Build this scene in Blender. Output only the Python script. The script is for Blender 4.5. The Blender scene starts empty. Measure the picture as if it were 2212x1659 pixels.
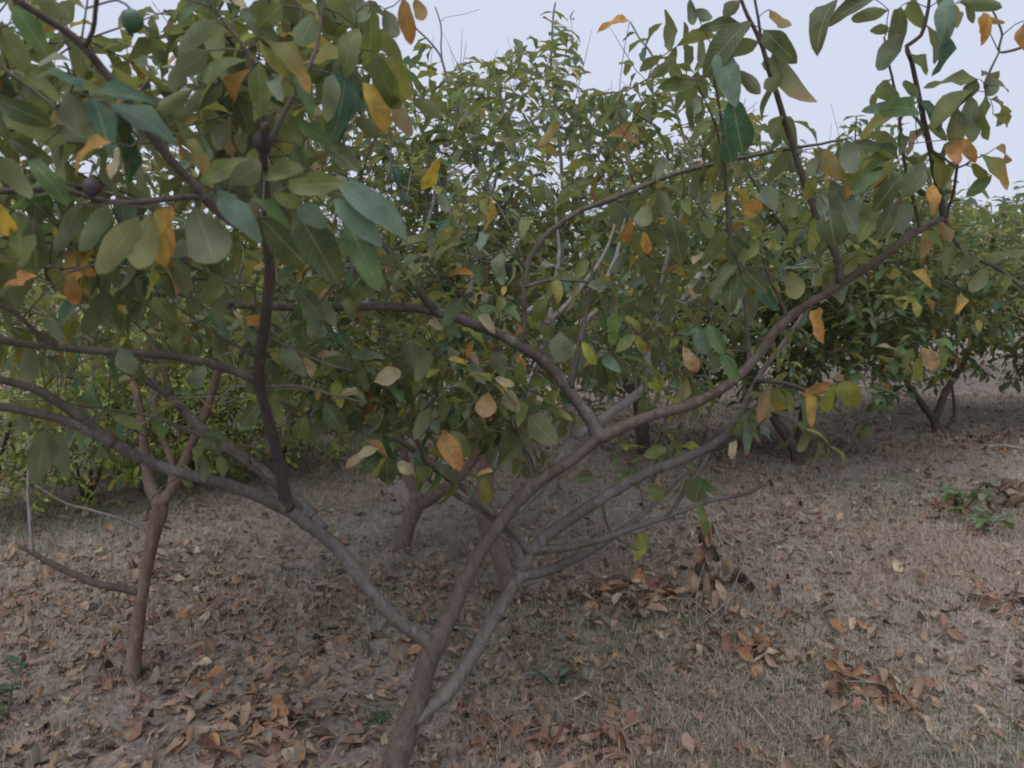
import bpy, math, random
import numpy as np
from mathutils import Matrix, Vector

random.seed(7)
RNG = np.random.default_rng(7)
SC = bpy.context.scene
COL = SC.collection

# ------------------------------------------------------------------ camera
CAM_H, PITCH = 1.5, math.radians(8.0)
FPX = 1663.6                     # focal length in the 2212-px wide measuring frame
cam = bpy.data.cameras.new('camera')
cam.sensor_width = 36.0
cam.lens = FPX / 2212.0 * 36.0
cam.clip_start, cam.clip_end = 0.05, 1500.0
cam.dof.use_dof = True
cam.dof.focus_distance = 2.6
cam.dof.aperture_fstop = 5.0
cam_o = bpy.data.objects.new('camera', cam)
COL.objects.link(cam_o)
cam_o.location = (0, 0, CAM_H)
cam_o.rotation_euler = (math.pi / 2 - PITCH, 0, 0)
SC.camera = cam_o

# ------------------------------------------------------------------ sky, sun, exposure
W = bpy.data.worlds.new('World')
SC.world = W
W.use_nodes = True
wn, wl = W.node_tree.nodes, W.node_tree.links
bgn = wn['Background']
sky = wn.new('ShaderNodeTexSky')
sky.sky_type = 'NISHITA'
sky.sun_disc = False
SUN_EL, SUN_AZ = math.radians(66), math.radians(205)
sky.sun_elevation = SUN_EL
sky.sun_rotation = SUN_AZ
sky.dust_density = 4.0
cloud = wn.new('ShaderNodeRGB')               # closed cloud deck at dusk, over the clear sky
cloud.outputs[0].default_value = (4.15, 4.45, 5.4, 1)
mixw = wn.new('ShaderNodeMix')
mixw.data_type = 'RGBA'
mixw.inputs[0].default_value = 0.94
wl.new(sky.outputs[0], mixw.inputs[6])
wl.new(cloud.outputs[0], mixw.inputs[7])
wl.new(mixw.outputs[2], bgn.inputs['Color'])
bgn.inputs['Strength'].default_value = 0.1

sl = bpy.data.lights.new('sun', 'SUN')
sl.energy = 1.5
sl.angle = math.radians(75)
sl.color = (1.0, 0.95, 0.9)
so = bpy.data.objects.new('sun', sl)
COL.objects.link(so)
so.rotation_euler = (math.pi / 2 - SUN_EL, 0, math.pi - SUN_AZ)

SC.view_settings.view_transform = 'Standard'
SC.view_settings.look = 'None'
SC.view_settings.exposure = 0.72
SC.view_settings.gamma = 1.0
SC.view_settings.use_curve_mapping = False
SC.render.engine = 'CYCLES'
SC.cycles.max_bounces = 8
SC.cycles.diffuse_bounces = 5
SC.cycles.transparent_max_bounces = 4
SC.cycles.filter_width = 1.9
try:
    SC.cycles.use_denoising = True
    SC.cycles.denoiser = 'OPENIMAGEDENOISE'
except Exception:
    pass

# ------------------------------------------------------------------ picture <-> place
CP, SP = math.cos(PITCH), math.sin(PITCH)
ORI = np.array([0.0, 0.0, CAM_H])
FWD = np.array([0.0, CP, -SP])
UPV = np.array([0.0, SP, CP])
RGT = np.array([1.0, 0.0, 0.0])


def P(x, y, d):
    return ORI + d * (FWD + RGT * ((x - 1106.0) / FPX) + UPV * ((829.5 - y) / FPX))


def project(pts):
    q = np.asarray(pts) - ORI
    d = q @ FWD
    dd = np.maximum(d, 1e-3)
    return 1106 + FPX * (q @ RGT) / dd, 829.5 - FPX * (q @ UPV) / dd, d


def gz(x, y):
    x = np.asarray(x, float)
    y = np.asarray(y, float)
    z = 0.018 * x * np.clip(1.0 - np.abs(x) / 40, 0, 1)
    z = z + 0.018 * np.sin(1.7 * x + 0.6 * y + 1) * np.sin(1.3 * y - 0.5 * x)
    z = z + 0.010 * np.sin(5.1 * x + 2.2 * y) * np.sin(4.3 * y - 1.9 * x + 2)
    z = z + 0.005 * np.sin(13.1 * x - 5.2 * y) * np.sin(11.3 * y + 4.9 * x + 2)
    return z


def G(x, y):
    a = ORI
    v = FWD + RGT * ((x - 1106.0) / FPX) + UPV * ((829.5 - y) / FPX)
    t = -CAM_H / v[2]
    for _ in range(8):
        p = a + v * t
        t = t + (gz(p[0], p[1]) - p[2]) / v[2]
    p = a + v * t
    p[2] = gz(p[0], p[1])
    return p


def unit(v):
    v = np.asarray(v, float)
    return v / np.maximum(np.linalg.norm(v, axis=-1, keepdims=True), 1e-9)


# ------------------------------------------------------------------ materials
def nt(name):
    m = bpy.data.materials.new(name)
    m.use_nodes = True
    n, l = m.node_tree.nodes, m.node_tree.links
    return m, n, l, n['Principled BSDF'], n['Material Output']


def math_node(n, l, op, a, b=None, c=None):
    q = n.new('ShaderNodeMath')
    q.operation = op
    for i, v in enumerate((a, b, c)):
        if v is None:
            continue
        if isinstance(v, (int, float)):
            q.inputs[i].default_value = v
        else:
            l.new(v, q.inputs[i])
    return q.outputs[0]


def mixc(n, l, fac, a, b, mode='MIX'):
    q = n.new('ShaderNodeMix')
    q.data_type = 'RGBA'
    q.blend_type = mode
    for s, v in ((0, fac), (6, a), (7, b)):
        if isinstance(v, (int, float)):
            q.inputs[s].default_value = v
        elif isinstance(v, tuple):
            q.inputs[s].default_value = (*v, 1)
        else:
            l.new(v, q.inputs[s])
    return q.outputs[2]


def noise(n, l, vec, scale, detail=3.0, rough=0.55):
    q = n.new('ShaderNodeTexNoise')
    q.inputs['Scale'].default_value = scale
    q.inputs['Detail'].default_value = detail
    q.inputs['Roughness'].default_value = rough
    if vec is not None:
        l.new(vec, q.inputs['Vector'])
    return q.outputs[0]


def ramp(n, l, f, stops):
    q = n.new('ShaderNodeValToRGB')
    e = q.color_ramp.elements
    while len(e) < len(stops):
        e.new(0.5)
    for el, (p, c) in zip(e, stops):
        el.position = p
        el.color = (*c, 1) if isinstance(c, tuple) else (c, c, c, 1)
    l.new(f, q.inputs[0])
    return q.outputs[0]


def leaf_material(name, trans, rough, back):
    m, n, l, b, out = nt(name)
    at = n.new('ShaderNodeAttribute')
    at.attribute_name = 'tint'
    uv = n.new('ShaderNodeUVMap')
    uv.uv_map = 'UVMap'
    sep = n.new('ShaderNodeSeparateXYZ')
    l.new(uv.outputs[0], sep.inputs[0])
    geo = n.new('ShaderNodeNewGeometry')
    u = math_node(n, l, 'ABSOLUTE', math_node(n, l, 'SUBTRACT', sep.outputs[0], 0.5))
    mid = math_node(n, l, 'SUBTRACT', 1.0, math_node(n, l, 'SMOOTHSTEP', u, 0.02, 0.06)) if False else None
    mr = n.new('ShaderNodeMapRange')
    mr.interpolation_type = 'SMOOTHSTEP'
    mr.inputs[1].default_value, mr.inputs[2].default_value = 0.012, 0.05
    mr.inputs[3].default_value, mr.inputs[4].default_value = 1.0, 0.0
    l.new(u, mr.inputs[0])
    mid = mr.outputs[0]
    # slanting side veins
    ph = math_node(n, l, 'MULTIPLY', math_node(n, l, 'SUBTRACT', sep.outputs[1], math_node(n, l, 'MULTIPLY', u, 0.42)), 75.0)
    vein = math_node(n, l, 'POWER', math_node(n, l, 'MULTIPLY_ADD', math_node(n, l, 'SINE', ph), 0.5, 0.5), 6.0)
    veins = math_node(n, l, 'MAXIMUM', mid, math_node(n, l, 'MULTIPLY', vein, 0.32))
    pos = geo.outputs['Position']
    big = noise(n, l, pos, 23.0, 2.0)
    fine = noise(n, l, pos, 120.0, 3.0)
    c = mixc(n, l, math_node(n, l, 'MULTIPLY', veins, 0.55), at.outputs['Color'], (0.30, 0.31, 0.18))
    c = mixc(n, l, 1.0, c, ramp(n, l, big, [(0.3, 0.72), (0.7, 1.25)]), 'MULTIPLY')
    spots = ramp(n, l, fine, [(0.66, 0.0), (0.74, 1.0)])
    c = mixc(n, l, math_node(n, l, 'MULTIPLY', spots, 0.5), c, (0.11, 0.055, 0.03))
    blot = noise(n, l, pos, 55.0, 4.0, 0.6)
    sp = n.new('ShaderNodeSeparateColor')
    l.new(at.outputs['Color'], sp.inputs[0])
    aged = n.new('ShaderNodeMapRange')                   # only leaves that have turned (red above green)
    aged.inputs[1].default_value, aged.inputs[2].default_value = 0.02, 0.12
    l.new(math_node(n, l, 'SUBTRACT', sp.outputs[0], sp.outputs[1]), aged.inputs[0])
    c = mixc(n, l, math_node(n, l, 'MULTIPLY', ramp(n, l, blot, [(0.48, 0.0), (0.62, 0.75)]), aged.outputs[0]), c, mixc(n, l, 0.45, c, (0.09, 0.06, 0.03)))
    # the underside of the leaf is paler and greyer
    c = mixc(n, l, math_node(n, l, 'MULTIPLY', geo.outputs['Backfacing'], back), c, mixc(n, l, 0.55, c, (0.19, 0.20, 0.13)))
    l.new(c, b.inputs['Base Color'])
    b.inputs['Roughness'].default_value = rough
    b.inputs['Specular IOR Level'].default_value = 0.35
    bump = n.new('ShaderNodeBump')
    bump.inputs['Strength'].default_value = 0.35
    bump.inputs['Distance'].default_value = 0.002
    l.new(veins, bump.inputs['Height'])
    l.new(bump.outputs[0], b.inputs['Normal'])
    tr = n.new('ShaderNodeBsdfTranslucent')
    l.new(mixc(n, l, 1.0, c, (1.15, 1.15, 0.7), 'MULTIPLY'), tr.inputs['Color'])
    mx = n.new('ShaderNodeMixShader')
    mx.inputs[0].default_value = trans
    l.new(b.outputs[0], mx.inputs[1])
    l.new(tr.outputs[0], mx.inputs[2])
    l.new(mx.outputs[0], out.inputs['Surface'])
    return m


M_LEAF = leaf_material('guava_leaf', 0.45, 0.42, 0.9)
M_DRY = leaf_material('dry_leaf', 0.12, 0.8, 0.2)


def bark_material(name, base, patch, dark, scale=9.0):
    m, n, l, b, out = nt(name)
    tc = n.new('ShaderNodeNewGeometry')
    mp = n.new('ShaderNodeMapping')
    mp.inputs['Scale'].default_value = (1, 1, 0.45)
    l.new(tc.outputs['Position'], mp.inputs['Vector'])
    v = mp.outputs[0]
    a = noise(n, l, v, scale, 5.0, 0.62)
    pe = noise(n, l, v, 26.0, 3.0, 0.6)
    f = noise(n, l, v, 60.0, 4.0, 0.65)
    g = noise(n, l, v, 190.0, 2.0, 0.6)
    c = mixc(n, l, ramp(n, l, a, [(0.38, 0.0), (0.62, 1.0)]), base, patch)
    c = mixc(n, l, ramp(n, l, pe, [(0.56, 0.0), (0.60, 0.55)]), c, tuple(min(1, q * 1.3) for q in patch))
    c = mixc(n, l, ramp(n, l, f, [(0.50, 0.0), (0.72, 0.7)]), c, dark)
    c = mixc(n, l, 1.0, c, ramp(n, l, g, [(0.3, 0.8), (0.7, 1.15)]), 'MULTIPLY')
    l.new(c, b.inputs['Base Color'])
    b.inputs['Roughness'].default_value = 0.75
    b.inputs['Specular IOR Level'].default_value = 0.3
    bp = n.new('ShaderNodeBump')
    bp.inputs['Strength'].default_value = 0.5
    bp.inputs['Distance'].default_value = 0.006
    l.new(f, bp.inputs['Height'])
    l.new(bp.outputs[0], b.inputs['Normal'])
    return m


M_BARK = bark_material('guava_bark', (0.076, 0.050, 0.038), (0.118, 0.094, 0.080), (0.044, 0.030, 0.024), 3.2)
M_BARK_RED = bark_material('reddish_bark', (0.140, 0.092, 0.072), (0.190, 0.138, 0.112), (0.085, 0.048, 0.038))
M_GREY = bark_material('limb_bark', (0.080, 0.060, 0.050), (0.150, 0.137, 0.128), (0.046, 0.032, 0.026), 3.2)
M_DARK = bark_material('dark_bark', (0.058, 0.043, 0.038), (0.085, 0.070, 0.064), (0.04, 0.028, 0.025), 5.0)
M_SKYLIT = bark_material('skylit_bark', (0.22, 0.205, 0.195), (0.28, 0.27, 0.26), (0.14, 0.125, 0.115))  # skylight on inner limbs and twigs, put into a lighter bark colour
M_TWIG = bark_material('twig_bark', (0.085, 0.068, 0.055), (0.115, 0.10, 0.082), (0.05, 0.04, 0.036))
M_DEAD = bark_material('dead_wood', (0.20, 0.17, 0.15), (0.27, 0.23, 0.20), (0.10, 0.08, 0.07))


def simple(name, col, rough=0.7, var=0.25, scale=30.0):
    m, n, l, b, out = nt(name)
    tc = n.new('ShaderNodeNewGeometry')
    f = noise(n, l, tc.outputs['Position'], scale, 4.0)
    l.new(mixc(n, l, 1.0, tuple(col), ramp(n, l, f, [(0.3, 1 - var), (0.7, 1 + var)]), 'MULTIPLY'), b.inputs['Base Color'])
    b.inputs['Roughness'].default_value = rough
    return m


def tint_material(name, rough=0.85):
    m, n, l, b, out = nt(name)
    at = n.new('ShaderNodeAttribute')
    at.attribute_name = 'tint'
    l.new(at.outputs['Color'], b.inputs['Base Color'])
    b.inputs['Roughness'].default_value = rough
    b.inputs['Specular IOR Level'].default_value = 0.2
    return m


M_GRASS = tint_material('grass_blade')


def ground_material():
    m, n, l, b, out = nt('dry_ground')
    geo = n.new('ShaderNodeNewGeometry')
    p = geo.outputs['Position']
    big = noise(n, l, p, 0.9, 4.0, 0.6)
    med = noise(n, l, p, 4.5, 5.0, 0.65)
    fin = noise(n, l, p, 38.0, 5.0, 0.7)
    mp = n.new('ShaderNodeMapping')
    mp.inputs['Scale'].default_value = (1, 2.4, 1)
    mp.inputs['Rotation'].default_value = (0, 0, 0.5)
    l.new(p, mp.inputs['Vector'])
    fib = noise(n, l, mp.outputs[0], 95.0, 4.0, 0.75)
    c = mixc(n, l, ramp(n, l, big, [(0.38, 0.0), (0.62, 1.0)]), (0.335, 0.280, 0.245), (0.415, 0.360, 0.325))
    c = mixc(n, l, ramp(n, l, med, [(0.48, 0.0), (0.64, 0.8)]), c, (0.235, 0.185, 0.158))
    grn = noise(n, l, p, 2.3, 3.0, 0.6)
    c = mixc(n, l, ramp(n, l, grn, [(0.56, 0.0), (0.70, 0.6)]), c, (0.125, 0.135, 0.085))
    c = mixc(n, l, 1.0, c, ramp(n, l, fin, [(0.3, 0.55), (0.7, 1.4)]), 'MULTIPLY')
    c = mixc(n, l, 1.0, c, ramp(n, l, fib, [(0.35, 0.7), (0.68, 1.35)]), 'MULTIPLY')
    l.new(c, b.inputs['Base Color'])
    b.inputs['Roughness'].default_value = 0.95
    b.inputs['Specular IOR Level'].default_value = 0.1
    bp = n.new('ShaderNodeBump')
    bp.inputs['Strength'].default_value = 0.8
    bp.inputs['Distance'].default_value = 0.02
    l.new(math_node(n, l, 'ADD', fin, fib), bp.inputs['Height'])
    l.new(bp.outputs[0], b.inputs['Normal'])
    return m


M_GROUND = ground_material()

# ------------------------------------------------------------------ mesh and object helpers


def make_mesh(name, V, F, mat, smooth=True, uv=None, tint=None):
    """V (n,3); F list/array of quads or tris of one arity; uv (n,2) and tint (n,3) per vertex."""
    V = np.ascontiguousarray(V, dtype=np.float32)
    F = np.ascontiguousarray(F, dtype=np.int32)
    me = bpy.data.meshes.new(name)
    k = F.shape[1]
    me.vertices.add(len(V))
    me.vertices.foreach_set('co', V.ravel())
    me.loops.add(F.size)
    me.loops.foreach_set('vertex_index', F.ravel())
    me.polygons.add(len(F))
    me.polygons.foreach_set('loop_start', np.arange(0, F.size, k, dtype=np.int32))
    me.polygons.foreach_set('loop_total', np.full(len(F), k, dtype=np.int32))
    me.polygons.foreach_set('use_smooth', np.full(len(F), smooth, dtype=bool))
    if uv is not None:
        u = me.uv_layers.new(name='UVMap')
        u.data.foreach_set('uv', np.asarray(uv, np.float32)[F.ravel()].ravel())
    if tint is not None:
        a = me.attributes.new('tint', 'FLOAT_COLOR', 'POINT')
        a.data.foreach_set('color', np.c_[np.asarray(tint, np.float32), np.ones(len(V), np.float32)].ravel())
    me.materials.append(mat)
    me.update(calc_edges=True)
    return me


def link(name, me, parent=None, loc=None):
    o = bpy.data.objects.new(name, me)
    COL.objects.link(o)
    if parent is not None:
        o.parent = parent
    if loc is not None:
        o.location = loc
    return o


def tag(o, label=None, cat=None, group=None, kind=None):
    for k, v in (('label', label), ('category', cat), ('group', group), ('kind', kind)):
        if v:
            o[k] = v
    return o


def thing(name, loc, label, cat, group=None):
    o = bpy.data.objects.new(name, None)
    o.empty_display_size = 0.1
    COL.objects.link(o)
    o.location = tuple(loc)
    return tag(o, label, cat, group)


def resample(pts, step):
    """Catmull-Rom through pts (n,k), sampled about every step metres (first three columns are the place)."""
    pts = np.asarray(pts, float)
    if len(pts) == 2:
        n = max(2, int(np.linalg.norm(pts[1, :3] - pts[0, :3]) / step) + 1)
        t = np.linspace(0, 1, n)[:, None]
        return pts[0] * (1 - t) + pts[1] * t
    q = np.vstack([2 * pts[0] - pts[1], pts, 2 * pts[-1] - pts[-2]])
    out = []
    for i in range(1, len(q) - 2):
        p0, p1, p2, p3 = q[i - 1], q[i], q[i + 1], q[i + 2]
        n = max(1, int(round(np.linalg.norm(p2[:3] - p1[:3]) / step)))
        t = (np.arange(n) / n)[:, None]
        out.append(0.5 * (2 * p1 + (p2 - p0) * t + (2 * p0 - 5 * p1 + 4 * p2 - p3) * t ** 2 + (3 * p1 - p0 - 3 * p2 + p3) * t ** 3))
    out.append(q[-2][None])
    return np.vstack(out)


def tube(pts, rad, sides=8, lump=0.0):
    """Verts and quads of a tapered tube; ends are closed by shrinking."""
    pts = np.asarray(pts, float)
    rad = np.asarray(rad, float)
    if len(pts) < 2:
        return np.zeros((0, 3)), np.zeros((0, 4), int)
    t = unit(np.gradient(pts, axis=0))
    pts = np.vstack([pts[0], pts, pts[-1] + t[-1] * rad[-1] * 0.5])
    t = np.vstack([t[0], t, t[-1]])
    rad = np.r_[rad[0] * 0.05, rad, rad[-1] * 0.1]
    ref = np.array([0.0, 0.0, 1.0]) if abs(t[0][2]) < 0.8 else np.array([1.0, 0.0, 0.0])
    A = np.zeros_like(pts)
    a = unit(np.cross(t[0], ref))
    for i in range(len(pts)):
        a = a - t[i] * (a @ t[i])
        a = a / max(np.linalg.norm(a), 1e-9)
        A[i] = a
    B = np.cross(t, A)
    th = np.linspace(0, 2 * np.pi, sides, endpoint=False)
    rr = rad[:, None] * np.ones(sides)
    if lump:
        s = np.arange(len(pts))[:, None]
        ph = RNG.random() * 6
        rr = rr * (1 + lump * np.sin(2 * th[None] + s * 0.31 + ph) * np.sin(s * 0.57 + ph) + lump * 0.7 * np.sin(3 * th[None] - s * 0.83 + ph) + lump * 0.6 * np.sin(s * 1.7 + ph))
    V = pts[:, None] + rr[..., None] * (np.cos(th)[None, :, None] * A[:, None] + np.sin(th)[None, :, None] * B[:, None])
    n = len(pts)
    i, j = np.meshgrid(np.arange(n - 1), np.arange(sides), indexing='ij')
    j2 = (j + 1) % sides
    F = np.stack([i * sides + j, i * sides + j2, (i + 1) * sides + j2, (i + 1) * sides + j], -1).reshape(-1, 4)
    return V.reshape(-1, 3), F


def join(parts):
    V, F, o = [], [], 0
    for v, f in parts:
        V.append(v)
        F.append(f + o)
        o += len(v)
    return (np.vstack(V), np.vstack(F)) if V else (np.zeros((0, 3)), np.zeros((0, 4), int))


# ------------------------------------------------------------------ leaves
def leaf_shape(seg, curl, fold, wave, twist, blunt, ph):
    """A unit leaf along +Y, upper face +Z: three verts per station, width 1."""
    t = 0.5 - 0.5 * np.cos(np.pi * np.linspace(0, 1, seg + 1))
    t[1:-1] = 0.6 * t[1:-1] + 0.4 * np.linspace(0, 1, seg + 1)[1:-1]
    tt = np.clip((t - 0.05) / 0.95, 0, 1) ** blunt
    w = 0.5 * np.maximum(1 - np.abs(2 * tt - 1) ** 2.3, 0) ** 0.62
    w = np.maximum(w, 0.022)
    w[-1] = 0.02
    if curl:
        y = np.sin(curl * t) / curl
        z = -(1 - np.cos(curl * t)) / curl
    else:
        y, z = t, 0 * t
    V = np.zeros((seg + 1, 3, 3))
    wl_, wr_ = w * (1 + 0.12 * np.sin(9 * t + ph)), w * (1 + 0.12 * np.sin(8 * t + ph + 2))
    for k, (sx, ww) in enumerate(((-1, wl_), (0, 0 * w), (1, wr_))):
        a = sx * fold + twist * (t - 0.4) * (1 if sx else 0)
        V[:, k, 0] = sx * ww * np.cos(fold)
        V[:, k, 1] = y
        V[:, k, 2] = z + 0.42 * (abs(sx) * ww * np.sin(fold) + sx * ww * twist * (t - 0.4)) + (wave * np.sin(11 * t + ph + sx * 1.3) * ww if sx else 0)
    V = V.reshape(-1, 3)
    F = []
    for i in range(seg):
        a = i * 3
        F += [(a, a + 1, a + 4, a + 3), (a + 1, a + 2, a + 5, a + 4)]
    uv = np.stack([np.tile([0.0, 0.5, 1.0], seg + 1), np.repeat(t, 3)], 1)
    return V, np.array(F), uv, np.repeat(t, 3)


def shape_set(n, seg, curl, fold, wave, twist, seed):
    r = np.random.default_rng(seed)
    return [leaf_shape(seg, r.uniform(*curl), r.uniform(*fold), r.uniform(0, wave), r.normal(0, twist), r.uniform(0.84, 1.12), r.uniform(0, 6)) for _ in range(n)]


SH_HI = shape_set(10, 8, (0.25, 1.35), (0.15, 0.75), 0.2, 0.45, 3)
SH_MID = shape_set(7, 5, (0.2, 1.2), (0.1, 0.6), 0.1, 0.4, 4)
SH_LO = shape_set(6, 3, (0.2, 1.1), (0.1, 0.6), 0.0, 0.4, 5)
SH_DRY = shape_set(10, 6, (-0.9, 1.5), (0.1, 0.85), 0.3, 0.8, 6)

# (base colour, tip colour) of living leaves
PAL = {
    'ol': ((0.143, 0.178, 0.056), (0.157, 0.183, 0.056)),
    'do': ((0.081, 0.111, 0.047), (0.095, 0.118, 0.047)),
    'tl': ((0.055, 0.129, 0.081), (0.062, 0.129, 0.078)),
    'gt': ((0.150, 0.234, 0.179), (0.163, 0.241, 0.179)),
    'gr': ((0.095, 0.175, 0.065), (0.110, 0.183, 0.065)),
    'gg': ((0.191, 0.241, 0.164), (0.205, 0.241, 0.164)),
    'yo': ((0.224, 0.227, 0.047), (0.253, 0.234, 0.050)),
    'yg': ((0.259, 0.293, 0.044), (0.286, 0.293, 0.047)),
    'ye': ((0.459, 0.319, 0.055), (0.500, 0.306, 0.061)),
    'or': ((0.500, 0.266, 0.061), (0.500, 0.213, 0.055)),
    'ob': ((0.361, 0.199, 0.061), (0.417, 0.173, 0.055)),
    'og': ((0.153, 0.166, 0.044), (0.459, 0.266, 0.055)),
    'pk': ((0.500, 0.346, 0.220), (0.473, 0.253, 0.159)),
    'tn': ((0.459, 0.399, 0.256), (0.445, 0.346, 0.220)),
    'fg': ((0.340, 0.440, 0.105), (0.370, 0.440, 0.100)),
    'bg': ((0.150, 0.250, 0.066), (0.165, 0.265, 0.070)),
    # fallen
    'f0': ((0.314, 0.218, 0.157), (0.280, 0.190, 0.134)),
    'f1': ((0.241, 0.129, 0.095), (0.224, 0.112, 0.084)),
    'f2': ((0.319, 0.213, 0.174), (0.280, 0.179, 0.146)),
    'f3': ((0.437, 0.347, 0.258), (0.370, 0.286, 0.207)),
    'f4': ((0.090, 0.060, 0.052), (0.078, 0.053, 0.045)),
    'f5': ((0.358, 0.185, 0.095), (0.302, 0.146, 0.076)),
    'f6': ((0.218, 0.174, 0.146), (0.202, 0.159, 0.134)),
}
PKEY = list(PAL)
PC = np.array([PAL[k] for k in PKEY])
MIX_NEAR = dict(ol=36, do=9, tl=6, gt=6, gr=16, gg=9, yo=13, yg=3, ye=1.5, og=2.4, ob=1.2, pk=0.8, tn=2.4, bg=1.0)
MIX_NEAR['or'] = 1.3
MIX_FAR = dict(ol=26, do=6, tl=8, gt=8, gr=22, gg=12, yo=16, yg=7, ye=0.8, og=1.0, ob=0.5, pk=0.3, tn=4.0, bg=2.5)
MIX_FAR['or'] = 0.6
MIX_FRESH = dict(gr=10, bg=20, yg=20, fg=40, ol=4, yo=5, ye=3)
MIX_FALL = dict(f0=26, f1=20, f2=17, f3=6, f4=14, f5=6, f6=18)


def pick(mix, n, rng):
    k = list(mix)
    w = np.array([mix[q] for q in k], float)
    idx = np.array([PKEY.index(q) for q in k])
    return idx[rng.choice(len(k), n, p=w / w.sum())]


class Leaves:
    def __init__(self):
        self.P, self.D, self.N, self.L, self.W, self.S, self.C = [], [], [], [], [], [], []

    def add(self, p, d, n, L, Wd, s, c):
        self.P.append(np.atleast_2d(p)); self.D.append(np.atleast_2d(d)); self.N.append(np.atleast_2d(n))
        self.L.append(np.atleast_1d(L)); self.W.append(np.atleast_1d(Wd)); self.S.append(np.atleast_1d(s)); self.C.append(np.atleast_1d(c))

    def done(self):
        if not self.P:
            self.n = 0
            return self
        self.P, self.D, self.N = np.vstack(self.P), unit(np.vstack(self.D)), np.vstack(self.N)
        self.N = unit(self.N - self.D * np.sum(self.N * self.D, 1)[:, None])
        self.X = np.cross(self.D, self.N)
        self.L, self.W = np.concatenate(self.L), np.concatenate(self.W)
        self.S, self.C = np.concatenate(self.S).astype(int), np.concatenate(self.C).astype(int)
        self.n = len(self.L)
        return self

    def keep(self, m):
        for k in 'PDNXLWSC':
            setattr(self, k, getattr(self, k)[m])
        self.n = len(self.L)

    def samples(self):
        """fifteen points over each leaf, for the visibility score"""
        a = np.array([(x, y) for y in (0.12, 0.32, 0.5, 0.68, 0.9) for x in (-0.32, 0.0, 0.32)])
        return (self.P[:, None] + self.D[:, None] * (a[None, :, 1, None] * self.L[:, None, None]) + self.X[:, None] * (a[None, :, 0, None] * self.W[:, None, None]))


def leaf_mesh_world(lv, shapes, idx, mat, name, origin):
    """Join the leaves idx of lv into one mesh."""
    VV, FF, UU, TT, o = [], [], [], [], 0
    for s in range(len(shapes)):
        ii = idx[lv.S[idx] % len(shapes) == s]
        if not len(ii):
            continue
        v, f, uv, t = shapes[s]
        V = (lv.P[ii][:, None] + lv.X[ii][:, None] * (v[None, :, 0, None] * lv.W[ii][:, None, None])
             + lv.D[ii][:, None] * (v[None, :, 1, None] * lv.L[ii][:, None, None]) + lv.N[ii][:, None] * (v[None, :, 2, None] * lv.L[ii][:, None, None]))
        nv = len(v)
        VV.append(V.reshape(-1, 3))
        FF.append((f[None] + (np.arange(len(ii)) * nv)[:, None, None] + o).reshape(-1, 4))
        UU.append(np.tile(uv, (len(ii), 1)))
        c0, c1 = PC[lv.C[ii], 0][:, None], PC[lv.C[ii], 1][:, None]
        k = np.clip((t - 0.45) * 2.2, 0, 1)[None, :, None]
        br = np.random.default_rng(len(ii) + s).uniform(0.78, 1.22, (len(ii), 1, 1))
        TT.append(((c0 * (1 - k) + c1 * k) * br).reshape(-1, 3))
        o += nv * len(ii)
    return make_mesh(name, np.vstack(VV) - np.asarray(origin), np.vstack(FF), mat, True, np.vstack(UU), np.vstack(TT))


_cache = {}


def leaf_unit_mesh(shapes, key, s, c, mat, name):
    k = (key, s, c)
    if k not in _cache:
        v, f, uv, t = shapes[s]
        kk = np.clip((t - 0.45) * 2.2, 0, 1)[:, None]
        # proportions: width is scaled separately, thickness follows the length
        _cache[k] = make_mesh(name, v, f, mat, True, uv, PC[c, 0] * (1 - kk) + PC[c, 1] * kk)
    return _cache[k]


def leaf_object(lv, i, shapes, key, mat, parent, origin, name='leaf'):
    me = leaf_unit_mesh(shapes, key, int(lv.S[i]) % len(shapes), int(lv.C[i]), mat, name)
    o = bpy.data.objects.new(name, me)
    COL.objects.link(o)
    if parent is not None:
        o.parent = parent
    X, D, N, p = lv.X[i] * lv.W[i], lv.D[i] * lv.L[i], lv.N[i] * lv.L[i], lv.P[i] - np.asarray(origin)
    o.matrix_basis = Matrix(((X[0], D[0], N[0], p[0]), (X[1], D[1], N[1], p[1]), (X[2], D[2], N[2], p[2]), (0, 0, 0, 1)))
    return o


def shoots_to_leaves(lv, P0, dr, ln, pairs, Ls, mix, rng, droop=0.35, nshape=8, drop=0.12):
    """Opposite, decussate leaf pairs along straight young shoots."""
    P0, dr, ln = np.asarray(P0), unit(dr), np.asarray(ln)
    M = len(P0)
    if not M:
        return
    ref = unit(rng.normal(size=(M, 3)))
    a = unit(np.cross(dr, ref))
    b = np.cross(dr, a)
    ph0 = rng.uniform(0, 6.28, M)
    for k in range(pairs):
        t = (k + 0.6) / pairs
        for s in (0, 1):
            m = rng.random(M) > drop
            n = m.sum()
            ph = ph0[m] + k * np.pi / 2 + s * np.pi + rng.normal(0, 0.25, n)
            rad = a[m] * np.cos(ph)[:, None] + b[m] * np.sin(ph)[:, None]
            lean = rng.uniform(0.25, 0.75, n)[:, None] + 0.5 * t
            d = unit(rad + dr[m] * lean + np.array([0, 0, -1.0]) * (rng.normal(droop, 0.28, n))[:, None])
            nn = dr[m] * 0.8 + np.array([0, 0, 1.0]) * 0.9 + rng.normal(0, 0.38, (n, 3))
            L = Ls * rng.uniform(0.62, 1.2, n) * (1.0 - 0.35 * max(0, t - 0.7) / 0.3)
            p = P0[m] + dr[m] * (ln[m] * t)[:, None]
            lv.add(p, d, nn, L, L * rng.uniform(0.31, 0.43, n), rng.integers(0, 64, n), pick(mix, n, rng))


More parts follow.
